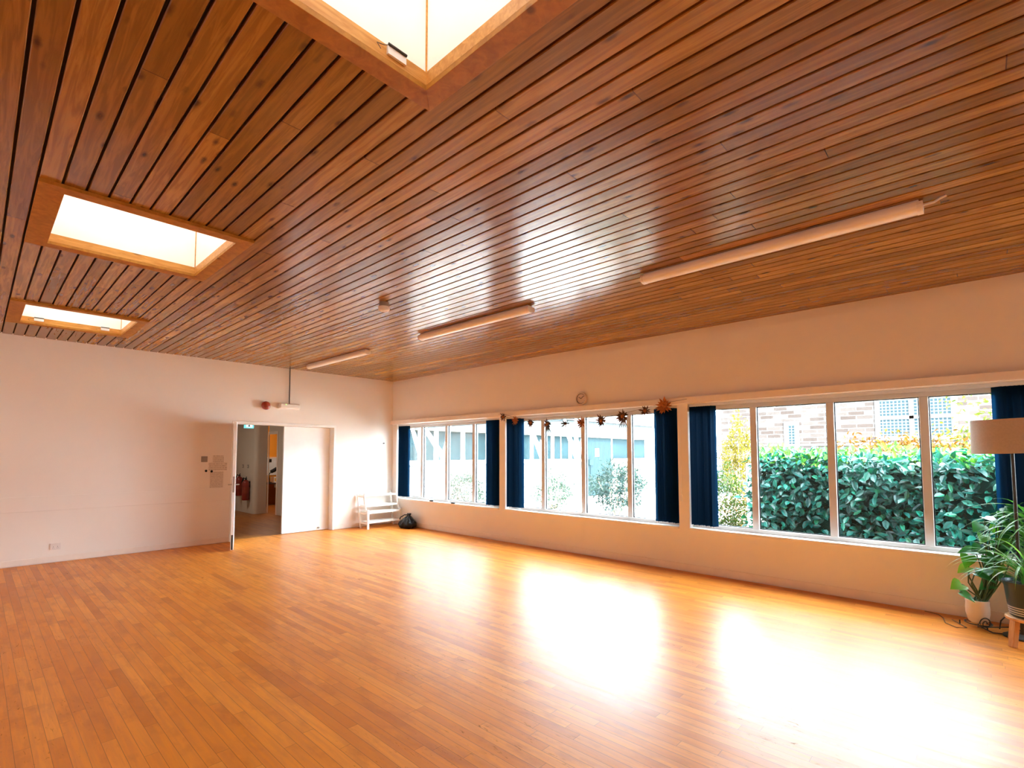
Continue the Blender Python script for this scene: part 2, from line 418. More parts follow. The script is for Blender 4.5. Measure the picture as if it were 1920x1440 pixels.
b.box(bx[1], bx[2], ys, .2, H + .016, H + .12)
struct(b.build('ceiling', [M['ceiling'], M['void']]), 'dark varnished pine board ceiling with grooves', 'ceiling')

# roof lights
def rooflight(i, y0, y1, lab):
    X0, X1 = SKX; w = .098; ix0, ix1, iy0, iy1 = X0 + w + .025, X1 - w, y0 + w, y1 - w
    root = struct(thing('window_%d' % (i + 5), ((X0 + X1) / 2, (y0 + y1) / 2, H), lab, 'skylight'))
    z0, z1 = H - .022, H + .002
    f = MB()
    for q in ([(X0, y0), (X1, y0), (ix1, iy0), (ix0, iy0)], [(X1, y0), (X1, y1), (ix1, iy1), (ix1, iy0)],
              [(X1, y1), (X0, y1), (ix0, iy1), (ix1, iy1)], [(X0, y1), (X0, y0), (ix0, iy0), (ix0, iy1)]):
        q = [(x + (.0012 if x > -5.593 else -.0012) * 0, y) for x, y in q]
        vs = [(x, y, z0) for x, y in q] + [(x, y, z1) for x, y in q]
        f.add(vs, [(3, 2, 1, 0), (4, 5, 6, 7), (0, 1, 5, 4), (1, 2, 6, 5), (2, 3, 7, 6), (3, 0, 4, 7)])
    f.build('trim_frame', M['pine'], root, bevel=.0015)
    l = MB(); t = .02; zl = H + .062
    l.box(ix0 - t, ix0, iy0 - t, iy1 + t, z1, zl); l.box(ix1, ix1 + t, iy0 - t, iy1 + t, z1, zl)
    l.box(ix0, ix1, iy0 - t, iy0, z1, zl); l.box(ix0, ix1, iy1, iy1 + t, z1, zl)
    l.build('liner', M['pine_in'], root)
    s = MB(); zt = H + .52; g = .004
    s.box(ix0 - t - .02, ix0 - g, iy0 - t, iy1 + t, zl, zt); s.box(ix1 + g, ix1 + t + .02, iy0 - t, iy1 + t, zl, zt)
    s.box(ix0 - g, ix1 + g, iy0 - t - .02, iy0 - g, zl, zt); s.box(ix0 - g, ix1 + g, iy1 + g, iy1 + t + .02, zl, zt)
    s.build('shaft', M['shaft'], root)
    for (qx, qy) in ((ix0 - g, iy0 - g), (ix1 + g, iy0 - g), (ix0 - g, iy1 + g), (ix1 + g, iy1 + g)):
        cb = MB(); cb.box(qx - .006, qx + .006, qy - .006, qy + .006, zl, zt); cb.build('corner_bead', M['pine_in'], root)
    fr = MB(); zf = zt + .05
    fr.box(ix0 - .06, ix0 + .03, iy0 - .06, iy1 + .06, zt, zf); fr.box(ix1 - .03, ix1 + .06, iy0 - .06, iy1 + .06, zt, zf)
    fr.box(ix0 + .03, ix1 - .03, iy0 - .06, iy0 + .03, zt, zf); fr.box(ix0 + .03, ix1 - .03, iy1 - .03, iy1 + .06, zt, zf)
    fr.build('sash', M['pine'], root)
    p = MB(); p.box(ix0 + .03, ix1 - .03, iy0 + .03, iy1 - .03, zt + .02, zt + .026); p.build('pane', M['skyglass'], root)
    if i < 3:
        for xx in ([ix1 - .16] if i == 2 else [ix1 - .17, ix0 + .17] if i == 0 else []):
            c = MB(); c.box(xx - .045, xx + .045, iy1 - .012, iy1 - .001, H + .02, H + .055); c.cur = 1
            c.tube([(xx - .045, iy1 - .014, H + .058), (xx + .045, iy1 - .014, H + .058)], .006, 8)
            c.cur = 2
            c.tube([(xx - .05, iy1 - .014, H + .05), (xx - .07, iy1 - .02, H + .035), (xx - .10, iy1 - .016, H + .03), (xx - .085, iy1 - .02, H + .01)], .0022, 6)
            c.build('catch', [M['lightbody'], M['darkmetal'], M['string']], root)
    return root
for i, ((y0, y1), lab) in enumerate(zip(SKY, ['square pine framed roof light nearest the end wall', 'square pine framed roof light, middle of the row',
        'square pine framed roof light nearest the camera, corner in view', 'pine framed roof light behind the camera'])): rooflight(i, y0, y1, lab)

# skirting, dado rails, pelmet rail
b = MB(); b.box(XL, DX0 - .045, -.014, 0, .009, .088); b.box(DX1 + .045, -.014, -.014, 0, .009, .088)
struct(b.build('baseboard_back', M['trimwall'], bevel=.003), 'low painted skirting along the end wall', 'skirting')
b = MB(); b.box(-.014, 0, YF, 0, .012, .10)
struct(b.build('baseboard_right', M['trimwall'], bevel=.003), 'low painted skirting below the windows', 'skirting')
b = MB(); b.box(XL, DX0 - .05, -.016, 0, .725, .93); struct(b.build('trim_1', M['wall'], bevel=.004), 'painted dado board left of the doorway', 'dado rail')
b = MB(); b.box(DX1 + .05, 0, -.012, 0, .73, .93); struct(b.build('trim_2', M['wall'], bevel=.004), 'painted dado board right of the doorway', 'dado rail')
b = MB(); b.box(-.06, 0, YF, 0, 2.170, 2.252); struct(b.build('trim_3', M['trimwall'], bevel=.004), 'long pelmet rail above all the windows', 'rail')

# windows
def window(i, c):
    y0, y1 = c - HW, c + HW
    root = struct(thing('window_%d' % (i + 1), (.125, c, .535), ['four-pane window nearest the far corner', 'four-pane window behind the hanging ornaments',
        'four-pane window looking onto the laurel hedge', 'four-pane window beside the camera'][i], 'window'))
    f = MB(); f.box(.10, .17, y0, y1, .535, .612); f.box(.10, .17, y0, y1, 2.082, 2.165)
    f.box(.10, .17, y0, y0 + .05, .612, 2.082); f.box(.10, .17, y1 - .05, y1, .612, 2.082)
    f.build('frame', M['upvc'], root, bevel=.004)
    for k in (-1, 0, 1):
        m = MB(); yc = c + k * .795
        m.box(.095, .17, yc - .036, yc + .036, .612, 2.082); m.build('mullion', M['upvc'], root, bevel=.004)
    for k in range(4):
        a = c - 1.59 + k * .795; p = MB()
        p.box(.132, .138, max(a + .036, y0 + .05), min(a + .795 - .036, y1 - .05), .612, 2.082); p.build('pane', M['glass'], root)
    g = MB()      # dark rubber seal seen on the pane edges
    for k in range(4):
        a = max(c - 1.59 + k * .795 + .036, y0 + .05); e = min(c - 1.59 + (k + 1) * .795 - .036, y1 - .05)
        g.box(.126, .145, a, a + .009, .612, 2.082); g.box(.126, .145, e - .009, e, .612, 2.082); g.box(.126, .145, a, e, .612, .62); g.box(.126, .145, a, e, 2.074, 2.082)
    g.build('seal', M['black'], root)
    s = MB(); s.box(-.035, .10, y0 + .001, y1 - .001, .536, .566); s.build('sill', M['white'], root, bevel=.004)
    e = MB(); e.box(.17, .30, y0, y1, .50, .535); e.build('outer_sill', M['upvc'], root)
for i, c in enumerate(BC): window(i, c)

# ------------------------------------------------------------------ doors
b = MB(); x0, x1 = DX0 - .045, DX1 + .045
b.box(x0, DX0, -.012, .2, 0, DZ + .05); b.box(DX1, x1, -.012, .2, 0, DZ + .05); b.box(DX0, DX1, -.012, .2, DZ, DZ + .05)
struct(b.build('trim_4', M['white'], bevel=.003), 'cream painted frame around the double doorway', 'door frame')
root = struct(thing('door_1', (-1.865, .165, 0), 'white flush door leaf standing closed', 'door'))
b = MB(); b.box(-2.331, DX1 - .003, .165, .209, .008, DZ - .004); b.build('leaf', M['door'], root, bevel=.003)
b = MB(); b.box(-2.333, -2.3305, .172, .202, .9, 1.13); b.build('lock_plate', M['darkmetal'], root)
b = MB(); b.box(-2.335, -2.3305, .16, .2, .012, 2.0); b.build('edge_strip', M['white'], root)
b = MB(); b.lathe([(.012, 0), (.012, -.02), (.02, -.024), (.02, -.034), (0, -.036)], (-1.62, .165, .055), 16, 'y'); b.build('door_stop', M['grey'], root)
# open leaf, pointing at the camera
hx, hy = DX0 - .012, -.018
d = Vector((-.327, -.945, 0)).normalized(); nrm = Vector((d.y, -d.x, 0)) * -1      # nrm points to the right face
if nrm.x < 0: nrm = -nrm
root = struct(thing('door_2', (hx, hy, 0), 'white flush door leaf standing wide open into the hall', 'door'))
L = .915; ctr = Vector((hx, hy, 0)) + d * (L / 2) + nrm * (-.022 + .044)
b = MB(); b.obox((ctr.x, ctr.y, 1.025), d, nrm, (0, 0, 1), L / 2, .022, 1.015); b.build('leaf', M['door'], root, bevel=.003)
tip = ctr + d * (L / 2)
b = MB(); b.obox((tip.x, tip.y, 1.035), d, nrm, (0, 0, 1), .0015, .012, .125); b.build('lock_plate', M['grey'], root)
b = MB(); b.obox((tip.x, tip.y, .13), d, nrm, (0, 0, 1), .002, .012, .115); b.build('flush_bolt', M['darkmetal'], root)
for sg in (-1, 1):
    p = ctr + d * (L / 2 - .06) + nrm * (sg * .022)
    h = MB(); h.obox((p.x, p.y, 1.02), d, nrm, (0, 0, 1), .02, .004, .1)
    q = p + nrm * (sg * .05)
    h.tube([(p.x, p.y, 1.03), (q.x, q.y, 1.03), (q.x - d.x * .02, q.y - d.y * .02, 1.03), (q.x - d.x * .12, q.y - d.y * .12, 1.025)], .0095, 10)
    h.build('handle', M['metal'], root, smooth=True)
for z in (.25, 1.02, 1.8):
    h = MB(); h.tube([(hx - .004, hy - .004, z - .05), (hx - .004, hy - .004, z + .05)], .008, 10); h.build('hinge', M['metal'], root, smooth=True)

# ------------------------------------------------------------------ corridor and office beyond
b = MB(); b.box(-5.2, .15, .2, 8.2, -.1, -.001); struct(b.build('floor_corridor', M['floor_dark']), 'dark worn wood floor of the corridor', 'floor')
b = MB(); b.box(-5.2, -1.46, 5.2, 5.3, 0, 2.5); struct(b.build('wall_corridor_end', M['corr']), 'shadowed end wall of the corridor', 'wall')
b = MB(); b.box(-1.46, -1.36, 4.03, 5.2, 0, 2.5)
n = 8
for k in range(n):
    a0 = PI + PI / 2 * k / n; a1 = PI + PI / 2 * (k + 1) / n
    b.add([(-1.36 + .1 * math.cos(a), 4.03 + .1 * math.sin(a), z) for a in (a0, a1) for z in (0, 2.5)] + [(-1.36, 4.03, 0), (-1.36, 4.03, 2.5)], [(0, 1, 3, 2)])
b.box(-1.36, -1.15, 3.93, 3.97, 0, 2.5)
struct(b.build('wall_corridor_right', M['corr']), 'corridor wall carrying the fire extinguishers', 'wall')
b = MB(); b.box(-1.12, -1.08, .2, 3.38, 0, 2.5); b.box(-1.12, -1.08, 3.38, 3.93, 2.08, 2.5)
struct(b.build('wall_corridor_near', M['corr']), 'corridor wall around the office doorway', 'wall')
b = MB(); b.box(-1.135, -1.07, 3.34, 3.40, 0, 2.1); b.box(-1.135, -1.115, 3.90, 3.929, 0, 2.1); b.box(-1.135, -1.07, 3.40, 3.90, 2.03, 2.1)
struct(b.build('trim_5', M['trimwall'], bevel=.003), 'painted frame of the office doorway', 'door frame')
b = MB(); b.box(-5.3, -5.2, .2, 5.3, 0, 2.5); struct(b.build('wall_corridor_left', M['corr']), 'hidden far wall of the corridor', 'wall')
b = MB(); b.box(-5.3, .25, .2, 8.3, 2.5, 2.6); struct(b.build('ceiling_corridor', M['corr']), 'low plain corridor ceiling', 'ceiling')
b = MB(); b.box(-1.36, .25, 6.3, 6.4, 0, 2.5); struct(b.build('wall_office_back', M['ochre']), 'ochre yellow back wall of the office', 'wall')
b = MB(); b.box(.15, .25, .2, 6.3, 0, 2.5); struct(b.build('wall_office_side', M['ochre']), 'hidden side wall of the office', 'wall')
b = MB(); b.box(-1.36, -1.3, 4.03, 6.3, 0, 2.5); struct(b.build('wall_office_left', M['ochre']), 'ochre side wall inside the office', 'wall')

# ------------------------------------------------------------------ ceiling fittings
def light_fitting():
    L = 1.955
    root = thing('fluorescent_light', (0, 0, H), '', 'light')
    def lb(mb, *a): return mb
    b = MB(); b.box(-.035, .035, -L / 2 + .02, L / 2 - .02, H - .032, H); b.v = [(x, y, z - H) for x, y, z in b.v]
    o = b.build('housing', M['lightbody'], None, bevel=.003); o.parent = root
    pr = []
    for k in range(13):
        a = PI * k / 12; pr.append((-.056 * math.cos(a), -.040 - .042 * math.sin(a) ** .7))
    pr = [(-.05, -.018)] + pr + [(.05, -.018)]
    d = MB(); m = len(pr)
    d.add([(x, y, z) for y in (-L / 2 + .03, L / 2 - .03) for x, z in pr], [(i, i + 1, i + 1 + m, i + m) for i in range(m - 1)] + [(m - 1, 0, m, 2 * m - 1)] )
    o = d.build('diffuser', M['diffuser'], None, smooth=True); o.parent = root
    for sg in (-1, 1):
        e = MB(); y0 = sg * (L / 2 - .03); y1 = sg * (L / 2)
        big = [(x * 1.04, z * 1.02) for x, z in pr]
        e.add([(x, y, z) for y in (y0, y1) for x, z in big], [(i, (i + 1) % m, (i + 1) % m + m, i + m) for i in range(m)] + [tuple(range(m)), tuple(range(2 * m - 1, m - 1, -1))])
        o = e.build('end_cap', M['lightbody'], None); o.parent = root
    return root
fl = light_fitting()
labs = ['long unlit white batten light on the ceiling, nearest the camera', 'long unlit white batten light, middle of the three', 'long unlit white batten light nearest the end wall']
for k, (y, lab) in enumerate(zip([-8.265, -4.985, -1.69], labs)):
    o = fl if k == 0 else copy_tree(fl)
    o.location = (-2.28, y, H); tag(o, lab, 'light', 'ceiling batten lights')
b = MB(); b.tube([(0, -.9775, -.03), (0, -1.03, -.03), (0.01, -1.06, -.012), (.01, -1.09, -.004)], .008, 8); o = b.build('cable_gland', M['lightbody'], None, smooth=True); o.parent = fl

M['lit'] = emit_mat('warm_lit_diffuser', (1., .74, .54), FILL_LAMP)
for k, y in enumerate([-11.54, -8.265, -4.985, -1.69]):  # unseen batten row, added as warm fill for window wall and floor
    o = copy_tree(fl); o.location = (-8.9, y, H)
    tag(o, ['lit batten light in the left row, first from the front wall', 'lit batten light in the left row, second from the front wall', 'lit batten light in the left row, third from the front wall', 'lit batten light in the left row, nearest the end wall'][k], 'light', 'ceiling batten lights')
    for ch in o.children:
        if ch.name.startswith('diffuser'): ch.data = ch.data.copy(); ch.data.materials[0] = M['lit']

r = thing('smoke_detector', (-3.44, -4.88, H), 'round white smoke detector on the board ceiling', 'smoke detector')
b = MB(); b.lathe([(.052, H), (.052, H - .045), (.058, H - .048)], (-3.44, -4.88, 0), 28); b.build('mount', M['grey'], r, smooth=True)
b = MB(); b.lathe([(.06, H - .048), (.061, H - .075), (.052, H - .09), (.035, H - .094), (.03, H - .088), (.012, H - .09), (0, H - .09)], (-3.44, -4.88, 0), 28); b.build('sensor_head', M['lightbody'], r, smooth=True)

r = thing('emergency_light', (-2.335, -.06, 2.36), 'rectangular bulkhead lamp hung over the doorway from a thin dark conduit', 'light')
b = MB(); b.box(-2.535, -2.135, -.05, 0, 2.362, 2.462); b.build('base', M['lightbody'], r, bevel=.008)
b = MB(); b.box(-2.525, -2.145, -.10, -.05, 2.368, 2.456); b.build('lens', M['diffuser'], r, bevel=.022)
b = MB(); b.lathe([(.009, -.1), (.009, -.106), (0, -.107)], (-2.42, 0, 2.44), 12, 'y'); b.build('indicator', M['green_led'], r)
b = MB(); b.tube([(-2.33, -.025, 2.46), (-2.33, -.025, H)], .0095, 10); b.build('conduit', M['darkmetal'], r, smooth=True)
r = thing('alarm_sounder', (-2.765, 0, 2.4), 'round red fire alarm sounder left of the emergency lamp', 'alarm')
b = MB(); b.lathe([(.062, 0), (.062, -.025), (.055, -.03)], (-2.765, 0, 2.4), 28, 'y'); b.build('back_plate', M['sounder'], r, smooth=True)
b = MB(); b.lathe([(.075, -.03), (.078, -.055), (.07, -.08), (.045, -.098), (.02, -.104), (0, -.105)], (-2.765, 0, 2.4), 28, 'y'); b.build('horn', M['sounder'], r, smooth=True)

# wall clutter left of the door
r = thing('light_switch', (-3.73, 0, 1.43), 'square grey switch plate left of the notices', 'switch')
b = MB(); b.box(-3.777, -3.683, -.014, -.001, 1.381, 1.477); b.build('plate', M['grey'], r, bevel=.004)
b = MB(); b.box(-3.75, -3.71, -.019, -.014, 1.405, 1.453); b.build('rocker', M['grey'], r, bevel=.002)
def paper(name, x0, x1, z0, z1, mat, label, th=.002):
    b = MB(); b.box(x0, x1, -th - .001, -.001, z0, z1); o = b.build(name, mat, None, origin=((x0 + x1) / 2, -.001, z0)); return tag(o, label, 'paper')
paper('notice', -3.60, -3.43, 1.375, 1.49, M['plainpaper'], 'small faint notice on the wall, right of the switch plate')
paper('notice', -3.66, -3.375, 1.24, 1.372, M['plainpaper'], 'wide lettered sheet on the wall, below the small notice')
paper('notice', -3.635, -3.43, .945, 1.215, M['paper'], 'tall printed sheet on the wall, lowest of the notices')
for (x, z, lab) in [(-3.700, 1.232, 'small dark stud left of the sheets, higher of two'), (-3.615, 1.222, 'small dark stud on the top corner of the tall sheet')]:
    b = MB(); b.lathe([(.016, -.001), (.02, -.012), (.014, -.022), (0, -.024)], (x, 0, z), 14, 'y'); tag(b.build('wall_stud', M['black'], None, smooth=True, origin=(x, 0, z)), lab, 'stud')
b = MB(); b.lathe([(.008, -.001), (.008, -.03), (.014, -.034), (.014, -.044), (0, -.046)], (-.245, 0, 1.752), 12, 'y'); tag(b.build('wall_hook', M['darkmetal'], None, smooth=True, origin=(-.245, 0, 1.752)), 'small dark hook on the end wall near the corner', 'hook')
r = thing('power_socket', (-5.562, 0, .222), 'double white power socket low on the end wall', 'socket')
b = MB(); b.box(-5.62, -5.505, -.014, -.001, .178, .266); b.build('plate', M['lightbody'], r, bevel=.004)
for x in (-5.585, -5.54):
    b = MB(); b.box(x - .009, x + .009, -.0165, -.014, .235, .252); b.build('rocker', M['lightbody'], r, bevel=.001)
    b = MB(); b.box(x - .002, x + .002, -.0148, -.0138, .213, .224); b.box(x - .009, x - .004, -.0148, -.0138, .198, .203); b.box(x + .004, x + .009, -.0148, -.0138, .198, .203); b.build('pin_hole', M['black'], r)

# corridor contents
def extinguisher(loc, hgt, rad, mat, label):
    x, y, z = loc; r = thing('fire_extinguisher', loc, label, 'fire extinguisher', 'corridor extinguishers')
    b = MB(); b.lathe([(rad * .9, z), (rad, z + .03), (rad, z + hgt * .72), (rad * .85, z + hgt * .80), (rad * .4, z + hgt * .86), (.02, z + hgt * .87), (.02, z + hgt * .9), (0, z + hgt * .9)], (x, y, 0), 24); b.build('cylinder', mat, r, smooth=True)
    b = MB(); b.box(x - .02, x + .02, y - .02, y + .02, z + hgt * .88, z + hgt * .93); b.bar((x, y + .02, z + hgt * .93), (x - .02, y - .10, z + hgt), .02, .012); b.bar((x, y + .02, z + hgt * .91), (x - .02, y - .09, z + hgt * .93), .02, .01); b.build('valve_lever', M['black'], r)
    b = MB(); b.tube([(x, y + .02, z + hgt * .9), (x - .03, y + .08, z + hgt * .95), (x - .04, y + rad + .05, z + hgt * .8), (x - .02, y + rad + .04, z + hgt * .45), (x - .02, y + rad + .03, z + hgt * .3)], [.012, .012, .012, .014, .024], 10); b.build('hose', M['black'], r, smooth=True)
    b = MB(); b.box(x + rad * .8, -1.46, y - .03, y + .03, z + hgt * .55, z + hgt * .8); b.build('bracket', M['darkmetal'], r)
    b = MB(); b.lathe([(rad + .001, z + hgt * .3), (rad + .001, z + hgt * .55)], (x, y, 0), 24, cap=False); b.build('band', M['sounder'], r, smooth=True)
extinguisher((-1.565, 4.66, .43), .58, .085, M['red'], 'red fire extinguisher on the corridor wall, further in')
extinguisher((-1.56, 4.22, .34), .60, .085, M['red'], 'larger red fire extinguisher on the corridor wall, nearer the hall')
for y, lab in ((4.72, 'left small switch plate above the extinguishers'), (4.37, 'right small switch plate above the extinguishers')):
    r = thing('wall_switch', (-1.46, y, 1.2), lab, 'switch')
    b = MB(); b.box(-1.472, -1.461, y - .045, y + .045, 1.155, 1.245); b.build('plate', M['grey'], r, bevel=.003)
    b = MB(); b.box(-1.476, -1.472, y - .012, y + .012, 1.18, 1.22); b.build('rocker', M['lightbody'], r)
r = thing('exit_sign', (-2.14, 2.5, 2.2), 'small lit green and white exit box under the corridor ceiling', 'sign')
b = MB(); b.box(-2.24, -2.04, 2.475, 2.525, 2.10, 2.215); b.build('case', M['exitgreen'], r, bevel=.004)
b = MB(); b.box(-2.205, -2.075, 2.471, 2.4745, 2.122, 2.197); b.build('pictogram', M['exitwhite'], r)
b = MB(); b.box(-2.165, -2.125, 2.4685, 2.4705, 2.135, 2.165); b.bar((-2.15, 2.4695, 2.165), (-2.13, 2.4695, 2.18), .002, .012); b.build('figure', M['darkmetal'], r)
for dx in (-.07, .07):
    b = MB(); b.tube([(-2.14 + dx, 2.5, 2.21), (-2.14 + dx, 2.5, 2.5)], .004, 8); b.build('hanger', M['metal'], r)
M['clamp'] = emit_mat('lit_ceiling_disc', (1., .88, .72), 34.)  # glow for hidden lamps added to brighten corridor and office
for (x, y, lab) in ((-3.3, 3.2, 'round lit ceiling lamp in the corridor'), (-.5, 5.0, 'round lit ceiling lamp in the office')):
    r = thing('ceiling_lamp', (x, y, 2.5), lab, 'lamp')
    b = MB(); b.lathe([(.17, 2.499), (.17, 2.47)], (x, y, 0), 24); b.build('base', M['lightbody'], r)
    b = MB(); b.lathe([(.16, 2.469), (.14, 2.43), (.08, 2.41), (0, 2.405)], (x, y, 0), 24); b.build('diffuser', M['clamp'], r, smooth=True)
# office contents
r = thing('notice_board', (-.1, 6.3, .88), 'pale blue notice board on the ochre office wall', 'notice board')
b = MB(); b.box(-.40, .06, 6.28, 6.299, .88, 1.40); b.build('panel', M['board_notice'], r)
b = MB(); b.box(-.40, .06, 6.268, 6.2995, 1.40, 1.435); b.build('frame', M['pot'], r)
b = MB(); b.box(-.17, -.10, 6.272, 6.2795, 1.27, 1.37); b.build('card', M['black'], r)
r = thing('office_desk', (-.3, 6.0, 0), 'dark desk against the ochre office wall', 'desk')
b = MB(); b.box(-.9, .14, 5.72, 6.26, .635, .668); b.build('desktop', M['desk'], r)
for x in (-.86, .1):
    b = MB(); b.box(x - .03, x + .03, 5.75, 6.23, 0, .635); b.build('leg', M['desk'], r)
b = MB(); b.box(-.80, -.45, 5.8, 6.2, .05, .63); b.build('drawer_unit', M['grey'], r)
b = MB(); b.box(-.2, .0, 5.76, 5.80, .53, .62); b.build('drawer', M['board_notice'], r)
r = thing('paper_tray', (-.05, 6.0, .668), 'white edged tray holding yellow card on the desk', 'tray')
b = MB(); b.box(-.15, .08, 5.92, 5.94, .668, .70); b.box(-.15, -.13, 5.94, 6.2, .668, .83); b.box(.06, .08, 5.94, 6.2, .668, .83); b.box(-.13, .06, 6.18, 6.2, .668, .83); b.build('tray', M['white'], r)
b = MB(); b.box(-.125, .055, 5.945, 5.955, .70, .80); b.build('card', M['yellowbox'], r)
r = thing('desk_lamp', (-.33, 5.9, .668), 'black angled desk lamp in front of the notice board', 'lamp')
b = MB(); b.lathe([(.07, .668), (.07, .685), (.012, .695)], (-.30, 5.9, 0), 20); b.build('base', M['black'], r, smooth=True)
b = MB(); b.tube([(-.30, 5.9, .69), (-.32, 5.9, .90), (-.25, 5.9, 1.03)], .013, 8); b.build('arm', M['black'], r, smooth=True)
b = MB(); b.tube([(-.27, 5.9, .99), (-.19, 5.88, 1.03), (-.11, 5.86, 1.10)], [.05, .055, .045], 14); b.build('head', M['black'], r, smooth=True)

# ------------------------------------------------------------------ shelf unit and bag in the corner
r = thing('stepped_shelf_unit', (-.47, -.25, 0), 'white stepped wooden shelf unit against the end wall near the corner', 'shelf')
xa, xb = -.865, -.075; PT = .034
for x, rear_h, up_h in ((xa, .695, .715), (xb, .72, .765)):
    b = MB(); b.bar((x, -.19, 0), (x, -.045, rear_h), PT, PT, (1, 0, 0)); b.build('rear_leg', M['white'], r, bevel=.004)
    b = MB(); b.bar((x, -.452, 0), (x, -.445, .385), PT, .042, (1, 0, 0)); b.build('front_leg', M['white'], r, bevel=.004)
    b = MB(); b.tube([(x, -.44, .335), (x, -.375, .37), (x, -.34, .43), (x, -.305, .56), (x, -.29, up_h)], [.021, .021, .019, .019, .021], 4); b.build('upper_post', M['white'], r)
    for z, y0, y1 in ((.655, -.30, -.055), (.445, -.34, -.10), (.315, -.44, -.125), (.12, -.44, -.16)):
        b = MB(); b.bar((x, y0, z - .012), (x, y1, z - .012), .018, .03); b.build('rung', M['white'], r)
for z, y0, y1 in ((.665, -.305, -.06), (.455, -.345, -.105), (.325, -.445, -.13), (.13, -.445, -.165)):
    b = MB(); b.box(xa + .018, xb - .018, y0, y1, z, z + .016); b.box(xa + .018, xb - .018, y0 - .004, y0 + .014, z - .018, z + .02); b.build('shelf', M['white'], r, bevel=.002)

b = MB(); nu, nv = 40, 26; cx, cy = -.185, -.83
vs = []
for j in range(nv + 1):
    t = j / nv
    for i in range(nu):
        a = 2 * PI * i / nu
        zz = .005 + .29 * t
        rr = [.16, .185, .195, .19, .175, .15, .115, .08, .05, .03, .045][min(10, int(t * 10))]
        t10 = t * 10; k = min(9, int(t10)); prof = [.15, .185, .195, .192, .178, .155, .122, .085, .05, .026, .045]
        rr = prof[k] * (1 - (t10 - k)) + prof[k + 1] * (t10 - k)
        rr *= 1 + .07 * math.sin(5 * a + 3 * t) + .05 * math.sin(9 * a - 7 * t + 1) + .03 * math.sin(17 * a + 13 * t)
        vs.append((cx + rr * .78 * math.cos(a) + .0 * t, cy + rr * 1.12 * math.sin(a) - .075 * t, zz + .012 * math.sin(7 * a + 9 * t) * min(1, t * 4)))
fs = [(j * nu + i, j * nu + (i + 1) % nu, (j + 1) * nu + (i + 1) % nu, (j + 1) * nu + i) for j in range(nv) for i in range(nu)] + [tuple(range(nu - 1, -1, -1)), tuple(nv * nu + i for i in range(nu))]
r = thing('bin_bag', (cx, cy, 0), 'lumpy shiny black plastic bag on the floor beside the white shelf unit', 'bag')
b.add(vs, fs); b.build('bag_body', M['bag'], r, smooth=True)
b = MB(); b.tube([(cx, cy - .07, .265), (cx - .06, cy + .0, .27), (cx - .09, cy + .10, .215), (cx - .07, cy + .15, .17)], [.014, .01, .01, .012], 8); b.build('drawstring', M['bag'], r, smooth=True)

# dark odds and ends on the sill
for y, lab in ((-1.40, 'small flat black object on the sill, nearer the corner'), (-2.06, 'small flat black object on the sill, second from the corner')):
    b = MB(); b.lathe([(.05, .567), (.055, .574), (.048, .588), (.02, .593), (0, .594)], (0, 0, 0), 16); b.v = [(x * .5 - .005, yy * 1.15 + y, z) for x, yy, z in b.v]
    tag(b.build('window_wedge', M['black'], None, smooth=True, origin=(-.005, y, .567)), lab, 'object')

# ------------------------------------------------------------------ vertical blinds
def blind(i, stacks, lab):
    c = BC[i]
    r = thing('vertical_blind', (.055, c, 2.165), lab, 'blind', 'navy vertical blinds at the windows')
    b = MB(); b.box(.035, .075, c - HW + .01, c + HW - .01, 2.128, 2.164); b.build('headrail', M['upvc'], r, bevel=.003)
    for (ya, yb, ang) in stacks:
        n = max(6, int(round(abs(yb - ya) / .03)))
        for k in range(n):
            y = ya + (yb - ya) * (k + .5) / n
            a = math.radians(ang + random.uniform(-7, 7)) ; w = .044
            dx, dy = math.sin(a) * w, math.cos(a) * w
            zb = .602 + random.uniform(-.004, .006); m = MB()
            pts = [(-1, 0), (-.5, .004), (0, .0055), (.5, .004), (1, 0)]
            nx, ny = math.cos(a), -math.sin(a)
            row = [(.055 + dx * p + nx * q, min(max(y + dy * p + ny * q, c - HW + .004), c + HW - .004)) for p, q in pts]
            vs = [(x, yy, z) for z in (zb, 2.128) for x, yy in row]
            m.add(vs, [(q, q + 1, q + 6, q + 5) for q in range(4)])
            o = m.build('slat', M['blind'], r, smooth=True)
        w_ = MB()
        for k in range(n):
            y = ya + (yb - ya) * (k + .5) / n
            w_.box(.012, .022, y - .004, y + .004, .588, .60)
        w_.tube([(.017, ya, .594), (.017, (ya + yb) / 2, .590), (.017, yb, .594)], .0018, 6)
        w_.build('bottom_chain', M['blind_weight'], r)
blind(0, [(-.21, -.52, -38), (-2.95, -3.25, -58)], 'navy vertical blind drawn to both sides of the window nearest the corner')
blind(1, [(-3.46, -3.78, -58), (-6.23, -6.53, -55)], 'navy vertical blind drawn to both sides of the window with the ornaments')
blind(2, [(-6.72, -7.02, -55), (-9.56, -9.80, 40)], 'navy vertical blind drawn to both sides of the window facing the hedge')
b = MB(); b.tube([(-.012, -6.60, 2.16), (-.012, -6.60, 1.2), (-.012, -6.60, .98)], .003, 6); b.box(-.02, -.004, -6.612, -6.588, .90, .98)
tag(b.build('blind_cord', M['blind_weight'], None, origin=(-.012, -6.60, .9)), 'thin white blind cord with weight on the pillar', 'cord')

